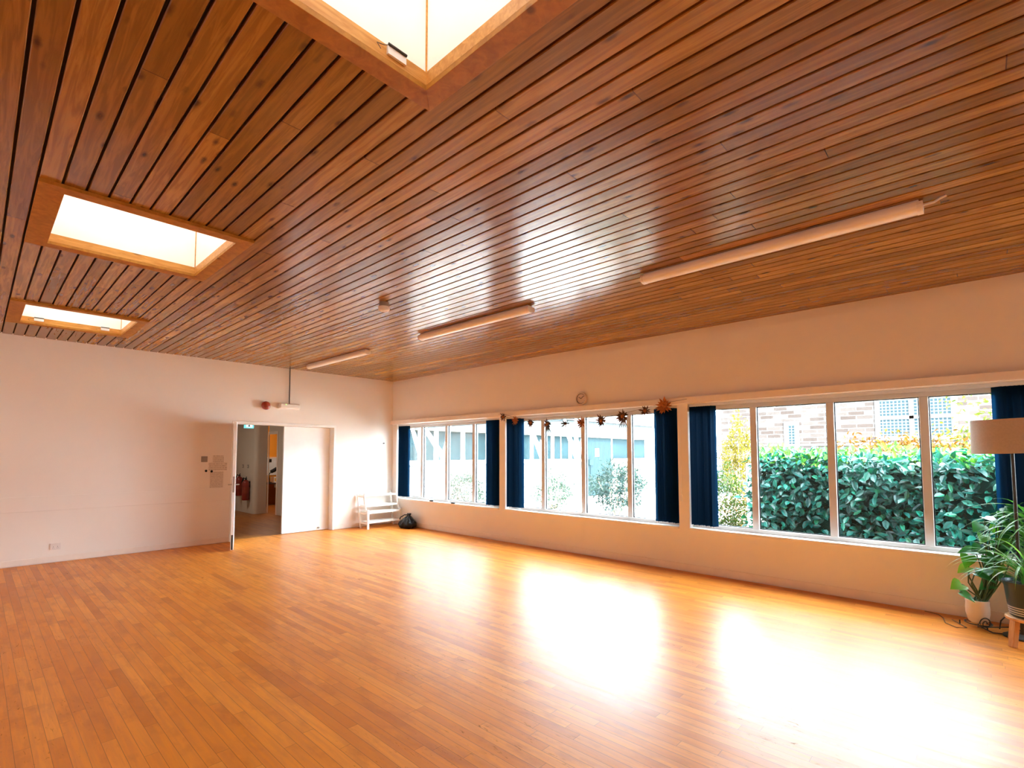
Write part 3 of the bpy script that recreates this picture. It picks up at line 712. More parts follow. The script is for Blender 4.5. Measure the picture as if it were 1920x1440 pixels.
# ------------------------------------------------------------------ clock and garland
cz = 2.36; cy = -5.053
r = thing('wall_clock', (0, cy, cz), 'round cream wall clock standing just above the pelmet rail', 'clock')
b = MB(); b.lathe([(.098, 0), (.10, -.02), (.10, -.035), (.094, -.045), (.083, -.045), (.08, -.034)], (0, 0, 0), 40, 'x', cap=False); b.v = [(x - .001, y + cy, z + cz) for x, y, z in b.v]; b.build('rim', M['pot'], r, smooth=True)
b = MB(); b.lathe([(.081, -.028), (.0, -.0285)], (0, cy, cz), 40, 'x', cap=False); b.build('face', M['face'], r)
b = MB(); b.lathe([(.0835, -.0335), (.073, -.0300)], (0, cy, cz), 40, 'x', cap=False); b.build('inner_ring', M['darkmetal'], r)  # dark inner ring, also stands for the rim's shadow on the face
for ang, L in ((math.radians(-58), .05), (math.radians(52), .064)):
    # seen from inside the room +y is to the left
    m = MB(); m.bar((-.031, cy, cz), (-.031, cy - math.sin(ang) * L, cz + math.cos(ang) * L), .003, .007, (0, math.cos(ang), math.sin(ang))); m.build('hand', M['black'], r)
for k in range(12):
    a = k * PI / 6; m = MB(); m.bar((-.0295, cy + math.sin(a) * .062, cz + math.cos(a) * .062), (-.0295, cy + math.sin(a) * .072, cz + math.cos(a) * .072), .002, .005, (0, math.cos(a), -math.sin(a))); m.build('hour_mark', M['grey'], r)

FL = [(-3.481, 2.156), (-3.767, 2.087), (-4.109, 2.027), (-4.455, 1.99), (-4.812, 1.989), (-5.109, 1.985), (-5.455, 2.001), (-5.806, 2.045), (-6.151, 2.101), (-6.429, 2.150)]
gx = -.085
b = MB(); b.tube([(-.062, -3.33, 2.215)] + [(gx + .012, y, z + .045) for y, z in FL] + [(-.062, -6.72, 2.225)], .0022, 6)
tag(b.build('garland_string', M['string'], None, origin=(gx, -5., 2.1)), 'thin brown string sagging across the middle window', 'string')
ords = ['first', 'second', 'third', 'fourth', 'fifth', 'sixth', 'seventh', 'eighth', 'ninth', 'tenth']
descr = ['brown spiky dried flower ornament', 'orange dried flower ornament', 'round brown dried flower ornament with orange heart', 'dark dried flower ornament with hanging tails', 'grey green dried star ornament',
         'orange brown dried flower ornament', 'round spiky sun shaped dried ornament', 'large dark dried flower ornament with tails', 'brown star shaped dried ornament', 'large orange dried flower ornament']
size = [.075, .075, .078, .085, .075, .085, .09, .10, .08, .105]
for k, (y, z) in enumerate(FL):
    rd = random.Random(50 + k); R = size[k]
    r = thing('dried_flower_ornament', (gx, y, z), '%s, %s from the left on the string' % (descr[k], ords[k]), 'ornament', 'dried flower garland')
    ori = M['orange_straw'] if k in (1, 5, 9) else M['greystraw'] if k == 4 else M['straw']
    p = MB(); n = [9, 11, 12, 11, 8, 11, 13, 14, 10, 15][k]
    for layer in range(2):
        for q in range(n):
            a = 2 * PI * q / n + rd.uniform(-.15, .15) + layer * PI / n
            L = R * (rd.uniform(.85, 1.35) if layer == 0 else rd.uniform(.55, .85)); w = R * rd.uniform(.10, .19)
            dv = Vector((-.25 - .25 * layer, math.sin(a), math.cos(a))).normalized(); sd = Vector((rd.uniform(-.3, .3), math.cos(a), -math.sin(a))).normalized(); nn = dv.cross(sd)
            o = Vector((gx, y, z)); th = .003
            pts = [o + dv * (L * .15) - sd * w * .5, o + dv * (L * .15) + sd * w * .5, o + dv * (L * .62) + sd * w + nn * .006, o + dv * L + nn * .012, o + dv * (L * .62) - sd * w + nn * .006]
            vs = pts + [v + nn * th for v in pts]
            p.add(vs, [(4, 3, 2, 1, 0), (5, 6, 7, 8, 9)] + [(q2, (q2 + 1) % 5, (q2 + 1) % 5 + 5, q2 + 5) for q2 in range(5)])
    p.build('petals', ori, r)
    cc = MB(); cc.lathe([(.0, -.045), (R * .16, -.042), (R * .27, -.03), (R * .30, -.012), (R * .2, .0)], (gx, y, z), 16, 'x'); cc.v = [(x + rd.uniform(-.003, .003), yy + rd.uniform(-.003, .003), zz + rd.uniform(-.003, .003)) for x, yy, zz in cc.v]
    cc.build('heart', M['orange_straw'] if k != 4 else M['straw'], r)
    if k in (3, 7):
        t = MB()
        for q in range(5):
            dy = (q - 2) * R * .28; t.tube([(gx, y + dy * .2, z - R * .4), (gx - .005, y + dy * .8, z - R * 1.1), (gx, y + dy * 1.3, z - R * 1.65)], [.008, .007, .002], 6)
        t.build('tails', M['greystraw'], r)
    hg = MB(); hg.tube([(gx, y, z + R * .3), (gx + .01, y, z + .048)], .002, 6); hg.build('hanger', M['string'], r)

# ------------------------------------------------------------------ leaves and plants
def leaf_mesh(P, D, N, L, W, fold=.25, curl=.15):
    P, D, N = map(np.asarray, (P, D, N)); n = len(P)
    D = D / np.linalg.norm(D, axis=1, keepdims=True)
    Sd = np.cross(D, N); Sd /= np.linalg.norm(Sd, axis=1, keepdims=True) + 1e-9; N = np.cross(Sd, D)
    L = np.broadcast_to(L, (n,))[:, None]; W = np.broadcast_to(W, (n,))[:, None]
    pts = [P, P + D * L * .35 + Sd * W * .5 + N * W * fold, P + D * L * .72 + Sd * W * .42 + N * (W * fold - L * curl * .5), P + D * L - N * L * curl,
           P + D * L * .72 - Sd * W * .42 + N * (W * fold - L * curl * .5), P + D * L * .35 - Sd * W * .5 + N * W * fold]
    V = np.stack(pts, 1).reshape(-1, 3); i = np.arange(n)[:, None] * 6
    F = np.concatenate([i + np.array([[0, 1, 2, 3]]), i + np.array([[0, 3, 4, 5]])])
    return V, F
def np_obj(name, V, F, mat, parent=None, origin=None):
    off = np.array(parent.location) if parent is not None else np.array(origin if origin is not None else (0, 0, 0))
    me = bpy.data.meshes.new(name); me.from_pydata((V - off).tolist(), [], F.tolist()); me.materials.append(mat); me.update()
    o = bpy.data.objects.new(name, me); C.objects.link(o)
    if parent is not None: o.parent = parent
    elif origin is not None: o.location = origin
    return o
def rand_dirs(n):
    d = rng.normal(size=(n, 3)); return d / np.linalg.norm(d, axis=1, keepdims=True)
def blob(c, rad, n, L, W, mat, parent, shell=.55, up=.35, name='foliage', lump=.22):
    d = rand_dirs(n); u = rng.uniform(shell, 1, n)
    lumps = 1 + lump * np.sin(d[:, 0] * 5 + c[0] * 7) * np.cos(d[:, 1] * 6 + c[1] * 3) + lump * .7 * np.sin(d[:, 2] * 7 + c[0])
    P = np.array(c) + d * np.array(rad) * (u * lumps)[:, None]
    D = d * .7 + rand_dirs(n) * .8 + np.array([0, 0, up * .5]); N = d * .4 + np.array([0, 0, .8]) + rand_dirs(n) * .5
    V, F = leaf_mesh(P, D, N, rng.uniform(.7, 1.25, n) * L, rng.uniform(.8, 1.2, n) * W)
    V[:, 2] = np.maximum(V[:, 2], GZ + .01)
    return np_obj(name, V, F, mat, parent)
GZ = -.32
# laurel hedge
def hedge():
    X0, X1, Y0, Y1, Z1 = 1.55, 2.55, -7.0, -13.2, 1.46
    r = thing('laurel_hedge', ((X0 + X1) / 2, (Y0 + Y1) / 2, GZ), 'dense dark green clipped laurel hedge close outside the window', 'hedge')
    b = MB(); ny, nz = 60, 14; vs = []
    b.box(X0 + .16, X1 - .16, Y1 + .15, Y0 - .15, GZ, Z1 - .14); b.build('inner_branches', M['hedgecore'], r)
    def cover(n, kind):
        y = rng.uniform(Y1, Y0, n); z = GZ + (Z1 - GZ) * rng.uniform(0, 1, n)
        bul = .08 * np.sin(y * 3.1) + .07 * np.sin(z * 5 + y * 1.7) + .05 * np.sin(y * 7.3 + z * 2)
        if kind == 'front': P = np.stack([X0 + bul + rng.uniform(-.05, .2, n), y, z], 1); out = np.array([-1, 0, .25])
        elif kind == 'top': x = rng.uniform(X0, X1, n); P = np.stack([x, y, Z1 + bul * .5 + rng.uniform(-.18, .05, n)], 1); out = np.array([-.3, 0, 1])
        elif kind == 'end': x = rng.uniform(X0, X1, n); P = np.stack([x, Y0 + bul + rng.uniform(-.2, .05, n), z], 1); out = np.array([-.3, 1, .25])
        D = out * .55 + rand_dirs(n) * .9 + np.array([0, 0, -.25]); N = out * .9 + np.array([0, 0, .55]) + rand_dirs(n) * .45
        return P, D, N
    for kind, n in (('front', 7600), ('top', 2600), ('end', 1300)):
        P, D, N = cover(n, kind)
        V, F = leaf_mesh(P, D, N, rng.uniform(.085, .155, n), rng.uniform(.042, .07, n), .18, .12)
        np_obj('leaves', V, F, M['laurel'], r)
    n = 1500; y = rng.uniform(Y1, Y0, n); x = X0 + rng.uniform(0, .9, n) ** 1.5
    P = np.stack([x, y, Z1 + rng.uniform(-.12, .11, n) + .04 * np.sin(y * 5)], 1)
    V, F = leaf_mesh(P, np.array([0, 0, .7]) + rand_dirs(n) * .7, np.array([-.5, 0, .7]) + rand_dirs(n) * .5, rng.uniform(.07, .12, n), rng.uniform(.035, .055, n), .2, .1)
    np_obj('young_leaves', V, F, M['laurel_new'], r)
hedge()
def shrub(name, label, c, rad, n, L, W, mat, nst=7, cat='shrub', lump=.22, shell=.55):
    base = (c[0], c[1], GZ); r = thing(name, base, label, cat)
    blob(c, rad, n, L, W, mat, r, shell=shell, lump=lump)
    for k in range(nst):
        a = 2 * PI * k / nst; b = MB(); q = random.uniform(.4, .8)
        b.tube([(c[0] + .06 * math.cos(a), c[1] + .06 * math.sin(a), GZ), (c[0] + rad[0] * .35 * math.cos(a), c[1] + rad[1] * .35 * math.sin(a), (GZ + c[2]) / 2),
                (c[0] + rad[0] * q * math.cos(a), c[1] + rad[1] * q * math.sin(a), c[2] + rad[2] * .4)], [.022, .015, .006], 7)
        b.build('stem', M['bark'], r, smooth=True)
    return r
shrub('garden_shrub', 'rounded pale green shrub outside the window nearest the corner', (3.2, 1.1, .37), (.56, .42, .66), 1500, .075, .035, M['paleleaf'])
shrub('garden_shrub', 'hazy pale shrub outside the left part of the middle window', (7.2, 1.1, .15), (.75, .6, .68), 1700, .08, .035, M['paleleaf'])
shrub('garden_shrub', 'large spreading bluish shrub outside the right part of the middle window', (7.0, -1.5, .55), (1.05, .8, .62), 2400, .12, .04, M['blueleaf'], 10, lump=.3)
shrub('garden_shrub', 'second bluish shrub behind the spreading one', (10.6, -2.6, .55), (1.1, .8, .85), 2200, .11, .04, M['blueleaf'], 6)
shrub('garden_shrub', 'small leaved bright green bush left of the laurel hedge', (2.7, -6.1, .55), (.55, .42, .70), 2600, .05, .028, M['smallleaf'])
shrub('garden_shrub', 'tall golden yellow bush beyond the hedge end', (7.2, -4.95, 1.45), (.7, .42, .85), 2300, .07, .035, M['yellowleaf'], 7, lump=.35)
shrub('garden_shrub', 'orange leaved bush showing over the hedge top', (4.2, -8.55, 1.08), (.6, 1.05, .85), 3000, .075, .04, M['orangeleaf'], 7, lump=.3)
shrub('garden_shrub', 'low reddish tangle below the golden bush', (5.85, -5.35, .15), (.5, .5, .5), 900, .07, .03, M['orangeleaf'], 6)
# tree right of the third window
r = thing('garden_tree', (6.2, -10.9, GZ), 'yellow green leaved tree with bare curving branches behind the hedge', 'tree')
b = MB(); b.tube([(6.2, -10.9, GZ), (6.2, -10.85, 1.4), (6.15, -10.7, 2.6), (6.2, -10.6, 3.8)], [.1, .085, .06, .03], 10); b.build('trunk', M['bark'], r, smooth=True)
brs = [[(6.2, -10.8, 1.5), (6.1, -10.2, 1.95), (6.0, -9.6, 2.0), (6.0, -9.2, 1.8), (6.0, -8.8, 1.72)], [(6.2, -10.8, 1.3), (6.1, -10.1, 1.65), (6.0, -9.5, 1.72), (6.0, -9.1, 1.62)],
       [(6.15, -10.7, 2.4), (6.1, -10.0, 2.9), (6.0, -9.4, 2.85), (6.0, -9.0, 2.6)], [(6.2, -10.7, 2.0), (6.1, -9.9, 2.3), (6.0, -9.3, 2.3)], [(6.2, -10.6, 3.0), (6.2, -10.0, 3.5), (6.1, -9.5, 3.6)]]
for br in brs:
    b = MB(); b.tube(br, [.035 - .028 * k / (len(br) - 1) for k in range(len(br))], 7); b.build('branch', M['bark'], r, smooth=True)
pp = []
for br in brs:
    for k in range(len(br) - 1):
        for q in range(70):
            t = random.random(); p = [br[k][j] * (1 - t) + br[k + 1][j] * t + random.gauss(0, .17) for j in range(3)]; pp.append(p)
pp = np.array(pp); n = len(pp)
V, F = leaf_mesh(pp, rand_dirs(n) + np.array([0, 0, -.2]), rand_dirs(n) + np.array([0, 0, .8]), rng.uniform(.06, .11, n), rng.uniform(.03, .05, n)); np_obj('foliage', V, F, M['limeleaf'], r)
b = MB(); b.box(5.0, 5.14, -5.93, -5.80, GZ, 1.32); tag(b.build('gate_post', M['birch'], None, bevel=.02, origin=(5.07, -5.86, GZ)), 'short white post beside the golden bush', 'post')

# pale birches in front of the opposite wing
def birch(x, y, label, boughs, zt=1.5):
    r = thing('birch_tree', (x, y, GZ), label, 'tree', 'pale birches in the court')
    b = MB(); b.tube([(x + .02, y, GZ), (x + .03, y, .5), (x, y, zt * .7), (x, y, zt)], [.16, .125, .105, .09], 12); b.build('trunk', M['birch'], r, smooth=True)
    for dx, dz, z0, ra in boughs:
        b = MB(); b.tube([(x, y, z0), (x + dx * .5, y + .02, z0 + dz * .5), (x + dx, y + .03, z0 + dz), (x + dx * 1.6, y, z0 + dz * 1.8)], [ra, ra * .85, ra * .7, ra * .35], 10); b.build('bough', M['birch'], r, smooth=True)
birch(3.14, 2.0, 'pale forked birch trunk outside the window nearest the corner', [(-.66, .82, 1.42, .085), (.18, .55, 1.45, .07)])
birch(2.24, 1.9, 'slim pale birch trunk beside the corner blind', [(-.28, .75, 1.45, .07), (-.02, .9, 1.45, .08)])
birch(7.75, 2.0, 'pale birch trunk at the left of the middle window', [(-.42, .75, 1.40, .10), (-.05, .35, 1.4, .07)])
birch(9.8, 1.9, 'broad pale birch trunk at the centre of the middle window', [(-.55, .9, 1.35, .11), (.5, .95, 1.35, .10), (-.05, .9, 1.4, .11)])

# ------------------------------------------------------------------ opposite wing
r = thing('opposite_wing', (10, 3, GZ), 'pale low school wing with clerestory windows across the court', 'building')
b = MB(); b.box(1.2, 11.9, 3.0, 3.3, GZ, 1.20); b.box(14.2, 17.5, 3.0, 3.3, GZ, 1.20); b.build('brick_wall', M['cbrick'], r)
b = MB()
for k in range(170):
    x = 1.0 + k * .1; b.box(x + .004, x + .096, 2.90, 2.94, 2.26, 3.0)
b.cur = 1; b.box(1.0, 18.0, 2.94, 3.2, 2.26, 3.0); b.build('fascia', [M['board_pale'], M['grey']], r)
b = MB(); b.box(1.0, 12.0, 2.92, 3.02, 1.20, 1.32); b.box(14.1, 17.6, 2.92, 3.02, 1.20, 1.32); b.build('sill', M['upvc'], r)
b = MB(); b.add([(.8, 2.8, 3.0), (18.2, 2.8, 3.0), (18.2, 7, 4.4), (.8, 7, 4.4), (.8, 2.8, 2.95), (18.2, 2.8, 2.95), (18.2, 7, 4.3), (.8, 7, 4.3)], [(0, 1, 2, 3), (7, 6, 5, 4), (0, 4, 5, 1), (1, 5, 6, 2), (2, 6, 7, 3), (3, 7, 4, 0)]); b.build('roof', M['tile'], r)
xs = [1.3, 2.5, 3.7, 4.83, 6.0, 7.2, 8.4, 9.7, 10.9, 11.9]
for k in range(len(xs) - 1):
    w = MB(); w.box(xs[k] + .05, xs[k + 1] - .05, 3.08, 3.1, 1.32, 2.26); wo = w.build('window', M['offglass'], r)
    if k % 2: s2 = MB(); s2.box((xs[k] + xs[k + 1]) / 2 - .02, (xs[k] + xs[k + 1]) / 2 + .02, 3.06, 3.08, 1.32, 2.26); s2.build('glazing_bar', M['upvc'], wo)
for x in xs:
    p = MB(); p.box(x - .06, x + .06, 3.0, 3.1, 1.32, 2.26); p.build('post', M['upvc'], r)
for a, c in ((14.25, 15.8), (15.9, 17.45)):
    w = MB(); w.box(a, c, 3.08, 3.1, 1.32, 2.26); w.build('window', M['offglass'], r)
for x in (14.15, 15.85, 17.5):
    p = MB(); p.box(x - .05, x + .05, 3.0, 3.1, GZ + 1.4, 2.26); p.build('post', M['upvc'], r)
b = MB()
for k in range(22):
    x = 11.95 + k * .1; b.box(x + .005, x + .095, 3.02, 3.06, GZ, 2.26)
b.build('boarded_panel', M['board_teal'], r)
b = MB(); b.box(12.75, 13.05, 2.99, 3.015, 1.42, 1.78); s = b.build('sign_plate', M['upvc'], r)
b = MB(); b.lathe([(.035, 2.989), (.035, 2.985), (0, 2.985)], (12.9, 0, 1.69), 14, 'y'); b.lathe([(.035, 2.989), (.035, 2.985), (0, 2.985)], (12.9, 0, 1.53), 14, 'y'); b.build('sign_mark', M['darkmetal'], s)
b = MB(); b.box(12.2, 12.45, 2.93, 3.015, 1.05, 1.28); b.tube([(12.33, 2.97, 1.05), (12.33, 2.97, GZ)], .02, 8); b.build('meter_box', M['board_teal'], r)
b = MB(); b.lathe([(.05, 2.9), (.05, 2.82), (.03, 2.8), (0, 2.8)], (13.2, 0, 2.42), 14, 'y'); b.build('wall_lamp', M['grey'], r)

# ------------------------------------------------------------------ stone church beyond the hedge
CX = 18.0
r = thing('stone_church', (CX, -7, GZ), 'pale rubble stone building with leaded windows beyond the garden', 'building')
b = MB(); b.box(CX, CX + .6, -16, -.6, GZ, 4.4); b.build('stone_wall', M['stone'], r)
b = MB(); b.add([(CX - .3, -16.2, 4.35), (CX - .3, -.4, 4.35), (CX + 3, -.4, 5.4), (CX + 3, -16.2, 5.4), (CX - .3, -16.2, 4.2), (CX - .3, -.4, 4.2), (CX + 3, -.4, 5.2), (CX + 3, -16.2, 5.2)], [(0, 3, 2, 1), (4, 5, 6, 7), (0, 1, 5, 4), (1, 2, 6, 5), (2, 3, 7, 6), (3, 0, 4, 7)]); b.build('roof', M['tile'], r)
def cwin(ya, yb, z0, z1, bars):
    f = MB(); f.box(CX - .05, CX - .002, ya - .16, ya, z0 - .16, z1 + .16); f.box(CX - .05, CX - .002, yb, yb + .16, z0 - .16, z1 + .16); f.box(CX - .05, CX - .002, ya, yb, z0 - .16, z0); f.box(CX - .05, CX - .002, ya, yb, z1, z1 + .16)
    for (kind, v) in bars:
        if kind == 'h': f.box(CX - .05, CX - .002, ya, yb, v - .06, v + .06)
        else: f.box(CX - .05, CX - .002, v - .07, v + .07, z0, z1)
    w = f.build('window', M['dressed'], r)
    p = MB(); p.box(CX - .02, CX - .003, ya, yb, z0, z1); p.build('pane', M['leaded'], w)
cwin(-3.70, -3.44, 1.85, 2.78, [])
cwin(-8.75, -6.67, 2.22, 3.60, [('h', 2.92), ('v', -7.62)])
b = MB(); b.box(CX - .06, CX - .001, -16, -.6, 1.88, 1.96); b.build('string_course', M['dressed'], r)

# ------------------------------------------------------------------ ground outside
b = MB(); b.box(.25, 40, -40, 3.0, GZ - .1, GZ); struct(b.build('floor_garden', M['ground']), 'pale paving of the garden court outside', 'ground')
b = MB(); b.box(XL - .25, .3, YF - .25, .2, -.45, -.1); struct(b.build('floor_slab', M['extwall']), 'hidden slab under the hall', 'floor')

b = MB(); b.box(.32, 5.6, -14.5, -2.4, GZ + .001, GZ + .03); tag(b.build('garden_bed', M['soilbed'], None, origin=(3, -8, GZ)), 'dark planted garden bed between the hall and the hedge', 'garden bed', None, 'structure')
# ------------------------------------------------------------------ the corner with lamp and plants
lx, ly = -.40, -9.64
r = thing('floor_lamp', (lx, ly, 0), 'tall floor lamp with wide drum shade in front of the blind', 'lamp')
b = MB(); b.lathe([(.12, .0), (.12, .012), (.10, .022), (.02, .03), (.013, .04)], (lx, ly, 0), 32); b.build('base', M['darkmetal'], r, smooth=True)
b = MB(); b.tube([(lx, ly, .03), (lx, ly, 1.62)], .0125, 12); b.build('pole', M['darkmetal'], r, smooth=True)
sh = MB(); R0, R1 = .256, .240; z0, z1 = 1.522, 1.805
sh.lathe([(R0, 0), (R1, z1 - z0), (R1 - .004, z1 - z0), (R0 - .004, 0), (R0, 0)], (0, 0, 0), 56, cap=False)
tilt = Matrix.Rotation(math.radians(2.5), 4, Vector((.69, -.72, 0)).cross(Vector((0, 0, 1))))
sh.v = [tuple((tilt @ Vector(p)) + Vector((lx, ly, z0))) for p in sh.v]
sh.build('lamp_shade', M['shade'], r, smooth=True)
b = MB()
for k in range(3):
    a = 2 * PI * k / 3; b.tube([(lx, ly, 1.6), (lx + .250 * math.cos(a), ly + .250 * math.sin(a), 1.6)], .003, 6)
b.tube([(lx, ly, 1.58), (lx, ly, 1.66)], .02, 12); b.build('shade_carrier', M['darkmetal'], r)

def strap_leaf(mb, base, az, L, w, rise, droop, seg=9, tw=0.):
    base = Vector(base); hd = Vector((math.cos(az), math.sin(az), 0)); sd = Vector((-math.sin(az), math.cos(az), 0))
    vs = []; p = base.copy(); el = rise
    for k in range(seg + 1):
        t = k / seg; ww = w * (math.sin(PI * min(1, .12 + t * .88)) ** .6) * (1 if t < .6 else (1 - (t - .6) / .4 * .9))
        up = hd * -math.sin(el) + Vector((0, 0, math.cos(el)))
        vs += [p - sd * ww * .5 + up * ww * .15, p, p + sd * ww * .5 + up * ww * .15]
        p = p + (hd * math.cos(el) + Vector((0, 0, math.sin(el)))) * (L / seg); el -= droop / seg
    mb.add(vs, [q for k in range(seg) for q in ((k * 3, k * 3 + 1, k * 3 + 4, k * 3 + 3), (k * 3 + 1, k * 3 + 2, k * 3 + 5, k * 3 + 4))])
def heart_leaf(mb, base, d, up, L, W, droop=.25):
    base = Vector(base); d = Vector(d).normalized(); up = Vector(up); sd = d.cross(up).normalized(); up = sd.cross(d)
    prof = [(-.10, .30), (.0, .42), (.15, .5), (.35, .48), (.55, .38), (.75, .22), (.9, .09), (1., .0)]
    vs = []
    for t, hw in prof:
        c = base + d * (t * L) - up * (droop * L * max(0, t) ** 2)
        if t < 0: vs += [c - sd * hw * W + up * .1 * W, base.copy(), c + sd * hw * W + up * .1 * W]
        else: vs += [c - sd * hw * W + up * .14 * hw * W * 2, c, c + sd * hw * W + up * .14 * hw * W * 2]
    n = len(prof)
    mb.add(vs, [q for k in range(n - 1) for q in ((k * 3, k * 3 + 1, k * 3 + 4, k * 3 + 3), (k * 3 + 1, k * 3 + 2, k * 3 + 5, k * 3 + 4))])

# white pot with climbing broad-leaved plant
px, py = -.30, -9.375
r = thing('potted_philodendron', (px, py, .045), 'broad leaved plant in a small cream pot on the iron stand', 'plant')
b = MB(); b.lathe([(.05, .045), (.066, .06), (.079, .12), (.081, .17), (.077, .215), (.080, .225), (.080, .24), (.073, .24), (.071, .2), (.0, .2)], (px, py, 0), 36); b.build('pot', M['pot'], r, smooth=True)
b = MB(); b.lathe([(.0715, .208), (.04, .216), (0, .214)], (px, py, 0), 24); b.build('soil', M['soil'], r, smooth=True)
# view-aligned helper: right of the picture runs along (+x,-y)
RT = Vector((.69, -.724, 0)); BK = Vector((.724, .69, 0))
rd = random.Random(11); tips = []
spec = [(-.15, .30, 0), (-.13, .37, 0), (-.06, .52, 0), (-.02, .47, -.02), (.05, .60, 0), (.04, .50, -.03), (.13, .62, -.05), (.18, .55, -.03), (.22, .70, 0), (.10, .78, .0), (.16, .86, .02), (.24, .92, .0), (.08, .68, .02),
        (.02, .66, .02), (-.04, .62, .02), (.28, .80, -.02), (.30, .62, -.04), (.20, .42, 0), (.14, .38, .02), (.26, 1.0, .02), (.32, .95, -.02), (.12, .95, .02), (.30, 1.05, 0),
        (.06, .80, -.03), (.17, .70, .03), (.21, .80, -.04), (.12, .60, .03), (.26, .66, .03), (.19, .98, -.03), (.27, .72, -.06), (.09, .88, .03), (.22, .60, .04), (.31, .86, .0), (.15, .74, -.06), (.24, 1.02, -.05)]
stems = MB(); lv = MB()
o = Vector((px, py, .21))
for k, (a, z, bk) in enumerate(spec):
    tip = Vector((px, py, z)) + RT * a + BK * bk * .9; tip.x = min(tip.x, -.06)
    s0 = o + RT * rd.uniform(-.04, .06) + BK * rd.uniform(-.04, .03)
    mid = s0.lerp(tip, .5) + RT * (.05 if a > 0 else -.05) + Vector((0, 0, .04 if z < .5 else .02))
    stems.tube([s0, s0.lerp(mid, .5) + RT * .012, mid, mid.lerp(tip, .6) + Vector((0, 0, .012)), tip], [.0075, .0065, .0055, .005, .004], 7)
    dd = RT * rd.uniform(-1, .6 if a < .15 else 1) - BK * rd.uniform(.1, .8) + Vector((0, 0, rd.uniform(-.7, .1)))
    heart_leaf(lv, tip, dd, Vector((0, 0, 1)) - BK * .8 + RT * rd.uniform(-.3, .3), rd.uniform(.11, .165), rd.uniform(.085, .125), rd.uniform(.1, .35))
lv.v = [(min(x, -.045), y, z) for x, y, z in lv.v]
stems.v = [(min(x, -.045), y, z) for x, y, z in stems.v]
stems.build('stems', M['stem'], r, smooth=True); lv.build('foliage', M['philo'], r, smooth=True)

# iron scroll stand
r = thing('iron_plant_stand', (-.33, -9.5, 0), 'low black wrought iron stand with scrolls under the cream pot', 'plant stand')
def frame_pt(o, u, v): return o + RT * u + Vector((0, 0, v))
def spiral(o, r0, r1, turns, start, n=40, sgn=1): return [frame_pt(o, (r0 + (r1 - r0) * k / n) * math.cos(start + sgn * turns * 2 * PI * k / n), (r0 + (r1 - r0) * k / n) * math.sin(start + sgn * turns * 2 * PI * k / n)) for k in range(n + 1)]
O1 = Vector((px, py, 0)) - BK * .10
b = MB(); b.tube(spiral(O1 + RT * -.03 + Vector((0, 0, .065)), .052, .008, 1.6, PI, sgn=-1), .0045, 8); b.build('scroll', M['iron'], r, smooth=True)
O2 = O1 + RT * .24
b = MB(); b.tube([frame_pt(O1, .085, .02), frame_pt(O1, .10, .09), frame_pt(O1, .14, .125), frame_pt(O1, .19, .135)] + spiral(O2 + Vector((0, 0, .06)), .075, .012, 1.7, PI * .6, sgn=-1), .0048, 8); b.build('scroll', M['iron'], r, smooth=True)
b = MB(); ring = [(px + .09 * math.cos(a), py + .09 * math.sin(a), .041) for a in [2 * PI * k / 36 for k in range(36)]]; b.tube(ring, .0045, 8, closed=True)
b.tube([(px - .09, py, .041), (px + .09, py, .041)], .004, 8); b.tube([(px, py - .09, .041), (px, py + .09, .041)], .004, 8); b.build('pot_ring', M['iron'], r, smooth=True)
b = MB(); b.tube([frame_pt(O1, -.10, .04), frame_pt(O1, .0, .035), frame_pt(O1, .15, .035), frame_pt(O1, .32, .04)], .0048, 8)
b.tube([frame_pt(O1, -.07, .035), frame_pt(O1, -.02, .006) - BK * .05, frame_pt(O1, .08, .006) - BK * .09, frame_pt(O1, .19, .006) - BK * .07, frame_pt(O1, .21, .006) - BK * .02, frame_pt(O1, .18, .03)], .0048, 8); b.build('foot_rail', M['iron'], r, smooth=True)
for u, k in ((-.09, 1), (.09, 1), (.0, -1)):
    b = MB(); q = Vector((px, py, 0)) + RT * u + BK * (.08 * k); b.tube([(q.x, q.y, .041), (q.x, q.y, .0)], .0048, 8); b.build('leg', M['iron'], r, smooth=True)

# dark pot on a stool with spider plant
qx, qy = -.62, -9.69
r = thing('wooden_stool', (qx, qy, 0), 'light wooden stool with square legs under the dark pot', 'stool')
b = MB(); b.lathe([(.15, .2), (.155, .205), (.155, .222), (.15, .226)], (qx, qy, 0), 32); b.build('seat', M['stool'], r, smooth=True)
for k in range(4):
    a = math.radians(133.6) + PI / 2 * k; b = MB(); p = Vector((qx, qy, 0)) + Vector((math.cos(a), math.sin(a), 0)) * .135
    b.bar((p.x * 1 + math.cos(a) * .03, p.y + math.sin(a) * .03, 0), (p.x, p.y, .2), .04, .04, (math.cos(a), math.sin(a), 0)); b.build('leg', M['stool'], r, bevel=.003)
r = thing('potted_spider_plant', (qx, qy, .226), 'striped arching spider plant in a dark pot with pale bands', 'plant')
b = MB(); b.lathe([(.115, .226), (.126, .235), (.139, .33), (.152, .46), (.165, .485), (.165, .50), (.152, .50), (.146, .47), (.0, .47)], (qx, qy, 0), 40); b.build('pot', M['darkpot'], r, smooth=True)
b = MB(); b.lathe([(.145, .478), (.07, .486), (0, .484)], (qx, qy, 0), 24); b.build('soil', M['soil'], r, smooth=True)
lv = MB()
for k in range(95):
    az = rd.uniform(0, 2 * PI)
    L = rd.uniform(.35, .68); rise = rd.uniform(.75, 1.5); dr = rd.uniform(1.3, 2.6)
    strap_leaf(lv, (qx + rd.uniform(-.05, .05), qy + rd.uniform(-.05, .05), .48), az, L, rd.uniform(.012, .02), rise, dr)
lv.build('foliage', M['spider'], r, smooth=True)
